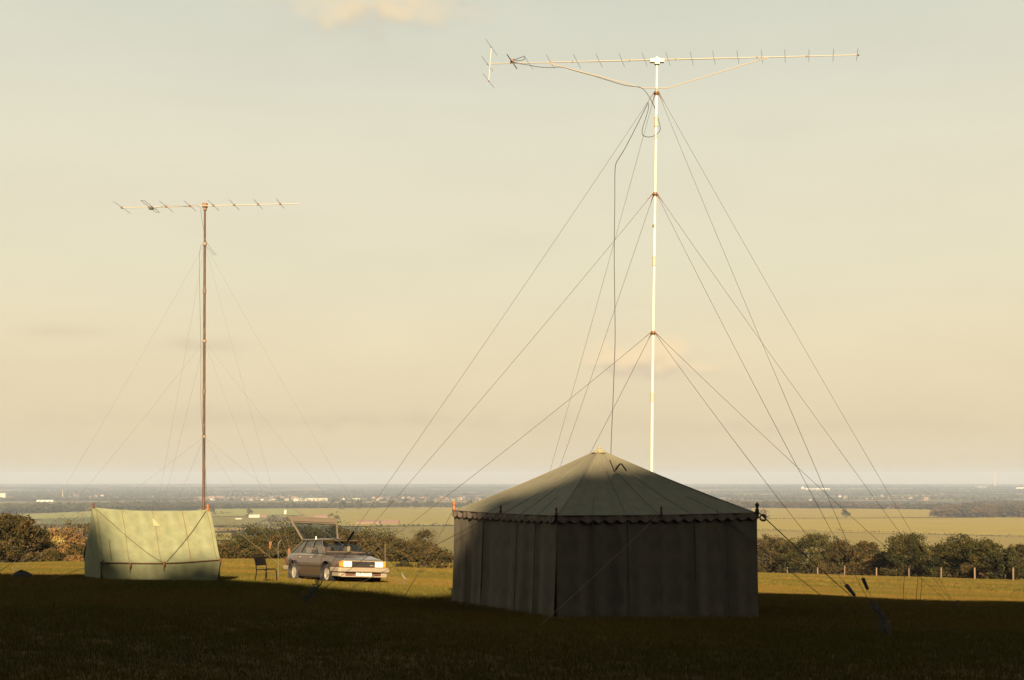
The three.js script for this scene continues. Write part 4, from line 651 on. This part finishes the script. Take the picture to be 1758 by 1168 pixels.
// ------------------------------------------------------------------ trees and scrub at the edge of the pasture
const HR = 'hedgerow trees behind the fence';
[[1322, 919, 88, 172, 'brown', 'russet-brown hedgerow tree nearest the marquee wall'], [1352, 932, 60, 178, 'olive', 'low olive hedgerow tree beside the first fence post right of the marquee'], [1393, 917, 92, 165, 'olive', 'broad olive hedgerow tree with a pale trunk behind the second post'],
  [1452, 927, 76, 164, 'brown', 'brown round-topped hedgerow tree behind the brightest fence post'], [1486, 930, 60, 160, 'brown', 'reddish hedgerow tree left of the gap in the row'], [1522, 946, 46, 150, 'olive', 'short olive tree standing in the low gap of the row'],
  [1562, 916, 74, 143, 'olive', 'tall upright olive tree right of the low gap'], [1592, 938, 66, 150, 'dark', 'dark low tree at the right foot of the upright olive tree'], [1646, 918, 86, 134, 'olive', 'largest broad olive tree of the hedgerow'],
  [1688, 925, 74, 130, 'olive', 'olive tree merging with the right side of the largest hedgerow tree'], [1728, 944, 60, 122, 'dark', 'dark rounded bush-like tree behind the rightmost fence post'], [1762, 936, 80, 126, 'brown', 'brown tree cut by the right edge of the picture'],
].forEach(([px, top, w, d, pal, label]) => tree(px, top, w * 1.12, d + 9, pal, label, { count: 13000, size: 0.115, group: HR, bare: 0.14, skirt: true }));
[[1300, 958, 60, 176, 'russet'], [1340, 964, 56, 170, 'brown'], [1420, 966, 60, 160, 'brown'], [1470, 962, 52, 152, 'brown'], [1505, 956, 44, 150, 'russet'], [1540, 968, 52, 142, 'brown'], [1612, 966, 56, 134, 'dark'], [1672, 968, 52, 126, 'brown'], [1710, 972, 46, 122, 'russet']].forEach(([px, top, w, d, pal], i) => bush(px, top, w, d + 11, pal, ['russet bush tucked against the marquee wall', 'brown bush behind the first fence post', 'low brown bush between the second and third fence posts', 'brown bush right of the brightest fence post', 'rust-red bush behind the fourth visible post', 'brown bush under the upright olive tree', 'dark bush behind the sixth visible post', 'brown bush under the largest olive tree', 'small russet bush left of the rightmost post'][i], { count: 3600, size: 0.1, group: 'bushes at the foot of the hedgerow' }));

tree(16, 884, 124, 92, 'brown', 'big brown-green oak at the left edge of the picture', { count: 24000, size: 0.085, bare: 0.12, skirt: true });
tree(52, 901, 62, 95, 'olive', 'rounded olive tree leaning against the right of the big oak', { count: 10000, size: 0.085, skirt: true });
[[92, 907, 40, 112, 'russet', 'rust-red scrub bush right of the olive tree'], [118, 903, 48, 116, 'russet', 'orange scrub bush above the pale bank left of the tent'], [138, 890, 62, 150, 'brown', 'tall brown scrub right beside the green tent'], [106, 886, 70, 240, 'grey', 'grey-green copse above the russet scrub'], [95, 924, 46, 96, 'straw', 'straw-coloured bush glowing in the sun left of the tent'], [122, 930, 40, 93, 'russet', 'russet bush in front of the straw-coloured one'], [88, 944, 40, 88, 'brown', 'low brown bush at the grass edge left of the tent'], [136, 938, 46, 88, 'brown', 'brown bush touching the left side of the tent'], [128, 956, 34, 84, 'russet', 'lowest russet tuft by the foot of the tent']]
  .forEach(([px, top, w, d, pal, label]) => bush(px, top, w, d, pal, label, { count: 6500, size: 0.09, group: 'scrub left of the green tent' }));
[[384, 936, 60, 128, 'brown', 'brown bush directly right of the green tent'], [388, 902, 62, 260, 'grey', 'grey-brown copse right of the tent above the yellow patch'], [420, 924, 66, 132, 'olive', 'olive bush left of the first orange flag'], [442, 901, 84, 170, 'olive', 'wide olive bush under the farm roofs'], [468, 918, 80, 134, 'brown', 'brown-green bush behind the orange flag'], [496, 896, 84, 165, 'olive', 'tall olive bush left of the raised tailgate'], [518, 908, 80, 138, 'olive', 'olive bush directly behind the car tail'], [556, 904, 90, 150, 'olive', 'olive bush seen through the raised tailgate'], [586, 905, 76, 146, 'olive', 'olive bush right of the raised tailgate'], [610, 914, 70, 132, 'brown', 'brown bush above the car bonnet'],
  [640, 906, 80, 160, 'olive', 'olive bush on the crest right of the car'], [664, 922, 70, 136, 'brown', 'reddish bush behind the pale stake'], [695, 930, 72, 134, 'brown', 'red-brown bush right of the pale stake'], [722, 936, 64, 130, 'brown', 'red-brown bush in the middle of the right scrub'], [745, 944, 56, 126, 'brown', 'tapering red-brown bush at the right end of the scrub'], [727, 908, 38, 210, 'brown', 'single upright brown shrub in the olive meadow'], [652, 938, 60, 122, 'brown', 'low brown bush just right of the bonnet'], [586, 934, 80, 120, 'brown', 'brown bush behind the windscreen'], [540, 938, 80, 121, 'brown', 'brown bush behind the side windows'], [450, 940, 70, 118, 'brown', 'low brown bush behind the chair']]
  .forEach(([px, top, w, d, pal, label]) => bush(px, top, w * 1.22, d, pal, label, { count: 8500, size: 0.115, group: 'scrub behind the car' }));
[[694, 967, 28, 84, 'dark', 'long flat dark tuft at the grass edge right of the car'], [727, 962, 28, 84, 'brown', 'small rounded bush at the grass edge, left of a pair'], [757, 961, 32, 84, 'brown', 'small rounded bush at the grass edge beside the marquee']].forEach(([px, top, w, d, pal, label]) => bush(px, top, w, d, pal, label, { count: 1100, size: 0.08, group: 'small bushes on the grass edge' }));

// field hedges
hedge([[1295, 911.2], [1450, 913.6], [1560, 917.2], [1640, 920], [1720, 923.4], [1790, 923.4]], 2.4, 'dark', 'long thin dark hedge below the broad golden field', 0.7, 14);
hedge([[1295, 892], [1380, 890.8], [1460, 889.6], [1640, 889.4]], 2.0, 'brown', 'thin hedge line under the lone round tree', 0.7, 12);
hedge([[640, 906.4], [700, 905.6], [830, 904]], 4.4, 'dark', 'straight dark hedge left of the marquee', 1.0, 22);
hedge([[352, 884], [395, 882.4]], 3.5, 'dark', 'short dark hedge right above the tent', 1.0, 16);

// trees far out on the plain
const FT = 'single trees on the plain';
[[1452, 873, 16, 2020, 'dark', 'lone round tree standing in the pale field'], [1312, 874, 24, 1950, 'brown', 'brown tree touching the right corner of the marquee'], [575, 877, 26, 1450, 'olive', 'leaning leafy tree above the raised tailgate'], [365, 868, 12, 2250, 'grey', 'small tree right of the orange tent finial'], [428, 874, 13, 2150, 'grey', 'small grey tree beside the pale farm roofs'], [468, 884, 20, 1500, 'dark', 'dark round tree in front of the farm'],
  [572, 858, 15, 2900, 'grey', 'tree right of the long white shed'], [588, 860, 14, 2750, 'dark', 'dark tree second right of the long white shed'], [615, 860, 20, 2750, 'grey', 'broad tree in the row above the brick barns'], [645, 861, 17, 2850, 'grey', 'low tree behind the steep guy rope'], [672, 858, 15, 2850, 'brown', 'brown tree above the brick barns'], [695, 856, 13, 2900, 'brown', 'slim upright brown tree in the far row'], [713, 860, 15, 2850, 'grey', 'tree right of the slim upright one'], [738, 859, 16, 2900, 'grey', 'tree third left of the marquee roof'], [790, 862, 15, 2800, 'grey', 'tree above the orange finial of the marquee'], [808, 859, 15, 2850, 'brown', 'tree just left of the marquee roof slope']]
  .forEach(([px, top, w, d, pal, label]) => tree(px, top, w, d, pal, label, { count: 420, size: d * 0.00052, group: FT, bare: 0.1 }));

// woods that read as one mass
const lump = leaves([[0, 0.55, 0, 0.42, 0.45, 0.42], [0.22, 0.4, 0.1, 0.3, 0.35, 0.3], [-0.22, 0.42, -0.1, 0.3, 0.34, 0.3]], 90, 0.13, [[0.9, 0.9, 0.9], [0.7, 0.7, 0.7], [1.1, 1.05, 1]], rng(3));
function wood(poly, spacing, tall, pal, label, seed) {             // poly: [px, top edge py of its ground, bottom edge py]
  const R = rng(seed), items = [], c = PAL[pal];
  for (let k = 0; k + 1 < poly.length; k++) {
    const [x0, t0, b0] = poly[k], [x1, t1, b1] = poly[k + 1];
    for (let u = 0; u < 1;) {
      const px = lerp(x0, x1, u), far = hit(px, lerp(t0, t1, u), 250), near = hit(px, lerp(b0, b1, u), 250), dz = near.z - far.z, n = Math.max(1, Math.min(26, Math.round(Math.abs(dz) / (spacing * 3))));
      for (let i = 0; i <= n; i++) { const q = far.clone().lerp(near, clamp((i + (R() - 0.5) * 0.8) / n, 0, 1)); q.x += (R() - 0.5) * spacing * 2; items.push([q, tall * (0.7 + 0.55 * R()), c[Math.floor(R() * c.length)], 0.8 + 0.4 * R()]); }
      u += spacing / Math.abs(near.z) * FOCAL / Math.abs(x1 - x0);
    }
  }
  const m = new THREE.InstancedMesh(lump, leafMat, items.length), M = new THREE.Matrix4(), Q = new THREE.Quaternion(), col = new THREE.Color();
  items.forEach(([q, h, k, v], i) => { Q.setFromAxisAngle(V(0, 1, 0), R() * 6.28); m.setMatrixAt(i, M.compose(V(q.x, ground(q.x, q.z) - h * 0.05, q.z), Q, V(h * (0.9 + 0.5 * R()), h, h * (0.9 + 0.5 * R())))); m.setColorAt(i, col.setRGB(k[0] * v, k[1] * v, k[2] * v)); });
  m.name = numbered('woodland'); m.castShadow = m.receiveShadow = true; scene.add(m);
  return tag(m, label, 'woodland', null, 'stuff');
}
wood([[1615, 884, 888.5], [1660, 872, 889], [1700, 868, 889], [1780, 866, 889.5]], 9, 15, 'brown', 'dark wood filling the right edge above the golden field', 5);
wood([[1236, 867, 873], [1340, 868, 873.5], [1420, 869, 873.5], [1462, 870, 874]], 10, 14, 'brown', 'wood strip right of the marquee roof', 6);
wood([[1470, 872, 874.5], [1560, 872, 875.5], [1640, 870, 877]], 10, 12, 'brown', 'thin wood strip behind the red farm houses', 7);
wood([[-20, 872, 881], [60, 871, 882], [150, 871, 878.5]], 11, 13, 'grey', 'long dark wood left of the tent ridge', 8);
wood([[150, 870, 878], [250, 868, 877], [350, 868, 875]], 11, 13, 'grey', 'wood behind the ridge of the green tent', 9);
wood([[350, 869, 874], [450, 869, 873], [620, 868, 873]], 12, 11, 'grey', 'low wood strip behind the farm', 10);
wood([[620, 867, 872], [720, 867, 871.5], [850, 867, 871.5]], 12, 9, 'grey', 'low tree strip under the guy ropes left of the marquee', 11);
// hazy tree lines out to the horizon
{
  const R = rng(77), items = [];
  for (let k = 0; k < 120; k++) {
    const py = 834.5 + R() * 27, x0 = -150 + R() * 2050, w = 60 + R() * 330, a = hit(x0, py, 900), b = hit(x0 + w, py + (R() - 0.5) * 1.5, 900), L = a.distanceTo(b), n = Math.min(90, Math.ceil(L / 14));
    for (let i = 0; i < n; i++) { const q = a.clone().lerp(b, i / n); q.z += (R() - 0.5) * 40; items.push([q, 8 + 7 * R()]); }
  }
  const m = new THREE.InstancedMesh(lump, leafMat, items.length), M = new THREE.Matrix4(), Q = new THREE.Quaternion(), col = new THREE.Color();
  items.forEach(([q, h], i) => { Q.setFromAxisAngle(V(0, 1, 0), R() * 6.28); m.setMatrixAt(i, M.compose(V(q.x, ground(q.x, q.z) - 0.5, q.z), Q, V(h * 1.6, h, h * 1.3))); const v = 0.8 + 0.4 * R(); m.setColorAt(i, col.setRGB(0.06 * v, 0.056 * v, 0.03 * v)); });
  m.name = numbered('woodland'); scene.add(m); tag(m, 'hazy tree lines spread over the distant plain', 'woodland', null, 'stuff');
  globalThis.console.log('far trees', items.length);
}

// ------------------------------------------------------------------ buildings on the plain
const wallMats = { cream: std(rgb(0.42, 0.37, 0.27), 0.9), white: std(rgb(0.46, 0.43, 0.36), 0.9), brick: std(rgb(0.13, 0.075, 0.045), 0.95), pink: std(rgb(0.17, 0.108, 0.07), 0.95), pale: std(rgb(0.26, 0.21, 0.145), 0.9) };
const roofMats = { tile: std(rgb(0.15, 0.08, 0.05), 0.95), slate: std(rgb(0.09, 0.075, 0.065), 0.9), sheet: std(rgb(0.34, 0.31, 0.24), 0.8) }, darkPane = std(rgb(0.02, 0.02, 0.022), 0.3), doorMat = std(rgb(0.08, 0.05, 0.035), 0.7);
function building(px, base, w, h, wall, roof, label, { depth = 0.5, gable = 0.35, windows = 4, category = 'building', name = 'house', turn = 0, group } = {}) {
  const p = hit(px, base, 250), k = Math.abs(p.z) / FOCAL, W = w * k, H = h * k, D = Math.max(6, Math.min(W * depth, 26)), e = H * (1 - gable), t = thing(name, label, category, p, turn, group);
  obj('wall', [box(W, e + 1, D, 0, e / 2 - 0.5, 0), (() => { const s = new THREE.Shape([new THREE.Vector2(-D / 2, 0), new THREE.Vector2(D / 2, 0), new THREE.Vector2(0, H - e)]); return new THREE.ExtrudeGeometry(s, { depth: W, bevelEnabled: false }).rotateY(Math.PI / 2).translate(-W / 2, e, 0); })()], wallMats[wall], t);
  const o = 0.35, sl = Math.hypot(D / 2 + o, (H - e) * (1 + o / (D / 2))), an = Math.atan2(H - e, D / 2);
  const rf = obj('roof', [-1, 1].map((s) => box(W + 0.6, 0.22, sl, 0, 0, 0).rotateX(s * an).translate(0, e + (H - e) / 2 - o * Math.tan(an) / 2 + 0.16, s * (D / 4 + o / 2))), roofMats[roof], t);
  if (windows) {
    obj('chimney', box(0.9, H * 0.28, 0.9, W * 0.36, H + H * 0.05, 0), wallMats[wall === 'white' ? 'pale' : wall], rf);
    for (let i = 0; i < windows; i++) obj('window', box(W / windows * 0.28, e * 0.3, 0.1, (i + 0.5) / windows * W - W / 2, e * 0.62, D / 2 + 0.03), darkPane, t);
    obj('door', box(1.1, e * 0.42, 0.1, W * 0.04, e * 0.21, D / 2 + 0.04), doorMat, t);
  } else for (let i = 0; i < 3; i++) obj('door', box(Math.min(4, W * 0.08), e * 0.55, 0.12, (i - 1) * W * 0.3, e * 0.28, D / 2 + 0.05), doorMat, t);
  return t;
}
building(534, 860.5, 58, 5, 'cream', 'sheet', 'long cream industrial shed, brightest building on the plain', { windows: 0, gable: 0.25, name: 'industrial_shed', category: 'shed' });
building(79, 861.5, 28, 3, 'white', 'sheet', 'white industrial shed above the wood on the left', { windows: 0, gable: 0.25, name: 'industrial_shed', category: 'shed' });
building(5, 855, 9, 8, 'cream', 'sheet', 'cream block at the left edge near the horizon', { windows: 3, gable: 0.1, category: 'building', name: 'tall_block' });
building(607, 858.5, 44, 3, 'cream', 'sheet', 'long low pale shed between two far trees', { windows: 0, gable: 0.25, name: 'industrial_shed', category: 'shed' });
building(462, 859.5, 26, 3, 'cream', 'sheet', 'low cream shed row left of the brightest shed', { windows: 0, gable: 0.25, name: 'industrial_shed', category: 'shed' });
building(765, 859.5, 36, 3, 'pale', 'tile', 'long pale shed left of the marquee roof slope', { windows: 0, gable: 0.3, name: 'industrial_shed', category: 'shed' });
building(1401, 841.5, 46, 3, 'cream', 'sheet', 'white far shed by the horizon right of the marquee', { windows: 0, gable: 0.2, name: 'industrial_shed', category: 'shed' });
building(1378, 841, 4, 5, 'white', 'sheet', 'small white block left of the far horizon shed', { windows: 2, gable: 0.1, name: 'tall_block' });
building(1684, 838.5, 20, 3, 'cream', 'sheet', 'pale shed on the horizon under the faint tower', { windows: 0, gable: 0.2, name: 'industrial_shed', category: 'shed' });
building(1752, 840.5, 16, 3.5, 'white', 'sheet', 'white shed on the horizon at the right edge', { windows: 0, gable: 0.2, name: 'industrial_shed', category: 'shed' });
building(1565, 874.5, 38, 5.5, 'pink', 'tile', 'long red-roofed farmhouse in front of the thin wood strip', { windows: 6, name: 'farmhouse' });
building(1527, 874.5, 17, 4.5, 'pale', 'tile', 'short pale farm building left of the red-roofed farmhouse', { windows: 3, name: 'farmhouse' });
building(632, 900.5, 40, 7, 'pink', 'tile', 'left of two long brick barns beside the marquee', { windows: 0, name: 'brick_barn', category: 'barn', gable: 0.45 });
building(670, 900.5, 30, 7, 'brick', 'tile', 'right of two long brick barns, darker roofed', { windows: 0, name: 'brick_barn', category: 'barn', gable: 0.45 });
building(437, 890, 18, 6, 'cream', 'sheet', 'pale farm building left of the dark round tree', { windows: 0, name: 'farm_building', category: 'barn' });
building(452, 889, 14, 5, 'pink', 'tile', 'reddish farm building touching the dark round tree', { windows: 3, name: 'farm_building', category: 'barn' });
building(410, 893, 11, 3, 'cream', 'sheet', 'tiny pale hut alone in the olive field', { windows: 0, name: 'farm_building', category: 'hut' });
building(552, 890, 22, 6, 'pink', 'tile', 'pink-roofed farmhouse left of the leaning leafy tree', { windows: 4, name: 'farmhouse' });
building(524, 891, 16, 4, 'pale', 'tile', 'low pale building above the raised tailgate', { windows: 0, name: 'farm_building', category: 'barn' });
building(490, 884, 3.5, 8, 'white', 'sheet', 'narrow white tower-like building near the farm', { windows: 1, gable: 0.15, name: 'tower_house' });
for (const [px, top, base, w, label] of [[107, 840, 853, 1.6, 'slender pale water tower on the left of the plain'], [1708, 806, 836, 2.4, 'tall faint tower on the horizon at the far right']]) {
  const p = hit(px, base, 250), k = Math.abs(p.z) / FOCAL, H = (base - top) * k, r = w * k / 2, t = thing('tower', label, 'tower', p);
  obj('shaft', new THREE.CylinderGeometry(r * 0.75, r, H, 12).translate(0, H / 2, 0), wallMats.pale, t); obj('head', new THREE.CylinderGeometry(r * 1.5, r, H * 0.1, 12).translate(0, H * 0.95, 0), wallMats.pale, t);
}
{ // the far town: small houses one cannot tell apart
  const R = rng(12), kinds = [['cream', 'tile'], ['pink', 'tile'], ['pale', 'slate'], ['pink', 'slate']];
  const protos = kinds.map(([w, r]) => building(1900, 858, 5, 3.4, w, r, 'tiny pale house in the far town strip', { windows: 2, name: 'town_house', category: 'house', group: 'houses of the far town' }));
  const spots = [];
  for (let i = 0; i < 118; i++) spots.push(i < 70 ? [330 + R() * 180, 856 + R() * 4] : i < 110 ? [640 + R() * 190, 856.5 + R() * 4] : [120 + R() * 150, 852 + R() * 5]);
  for (let i = 0; i < 18; i++) spots.push([1320 + R() * 300, 853 + R() * 7]);
  spots.forEach(([px, py], i) => { const t = i < 4 ? protos[i] : protos[i % 4].clone(); if (i >= 4) { t.name = numbered('town_house'); scene.add(t); t.userData = { ...protos[0].userData }; } t.position.copy(hit(px, py, 900)); t.rotation.y = (R() - 0.5) * 0.8; t.scale.setScalar(0.8 + 0.6 * R()); });
}

// ------------------------------------------------------------------ grass blades over the pasture
{
  const R = rng(31), tuftGeo = (n, w, h) => { const p = [], nn = []; for (let i = 0; i < n; i++) { const a = R() * 6.283, lx = Math.cos(a), lz = Math.sin(a), x = (R() - 0.5) * 0.22, z = (R() - 0.5) * 0.22, k = h * (0.6 + 0.6 * R()), bx = (R() - 0.5) * 0.8 * k, bz = (R() - 0.5) * 0.8 * k; p.push(x - lx * w, 0, z - lz * w, x + lx * w, 0, z + lz * w, x + bx, k, z + bz); const v = V(lx * 2 * w, 0, lz * 2 * w).cross(V(lx * w + bx, k, lz * w + bz)).normalize(); for (let j = 0; j < 3; j++) nn.push(v.x, v.y, v.z); } const g = new THREE.BufferGeometry(); g.setAttribute('position', new THREE.Float32BufferAttribute(p, 3)); g.setAttribute('normal', new THREE.Float32BufferAttribute(nn, 3)); return g; };
  const M = new THREE.Matrix4(), Q = new THREE.Quaternion(), UP = V(0, 1, 0), col = new THREE.Color();
  const mat = new THREE.MeshPhysicalMaterial({ specularIntensity: 0.2, roughness: 0.8, side: THREE.DoubleSide });
  const sow = (count, d0, d1, geo, label) => {
    const items = []; 
    while (items.length < count) { const d = Math.sqrt(lerp(d0 * d0, d1 * d1, R())), x = (R() * 2 - 1) * (d * 0.47 + 4); const q = [x, d, R()]; items.push(q); }
    const m = new THREE.InstancedMesh(geo, mat, count);
    items.forEach(([x, d, a], i) => {
      const tall = 0.7 + 0.6 * fbm(x * 0.3, d * 0.3, 61, 3), dry = smooth(0.35, 0.7, fbm(x * 0.16 + 5, d * 0.16, 71, 3)), v = 0.75 + 0.5 * R();
      Q.setFromAxisAngle(UP, a * 6.283); m.setMatrixAt(i, M.compose(V(x, ground(x, -d) - 0.01, -d), Q, V(1, tall, 1)));
      m.setColorAt(i, col.setRGB(lerp(0.080, 0.112, dry) * v, lerp(0.064, 0.073, dry) * v, lerp(0.012, 0.015, dry) * v));
    });
    m.name = numbered('grass'); m.castShadow = m.receiveShadow = true; scene.add(m); tag(m, label, 'grass', null, 'stuff');
  };
  sow(60000, 4, 27, tuftGeo(9, 0.006, 0.075), 'short shaded grass covering the dark foreground');
  sow(150000, 27, 62, tuftGeo(9, 0.012, 0.10), 'sunlit short grass around the tents and the car');
  sow(150000, 62, 190, tuftGeo(9, 0.022, 0.13), 'sunlit rough grass out to the fence');
}

scene.traverse((o) => { if (o.isMesh) { o.castShadow = true; o.receiveShadow = true; } });
renderer.render(scene, camera);
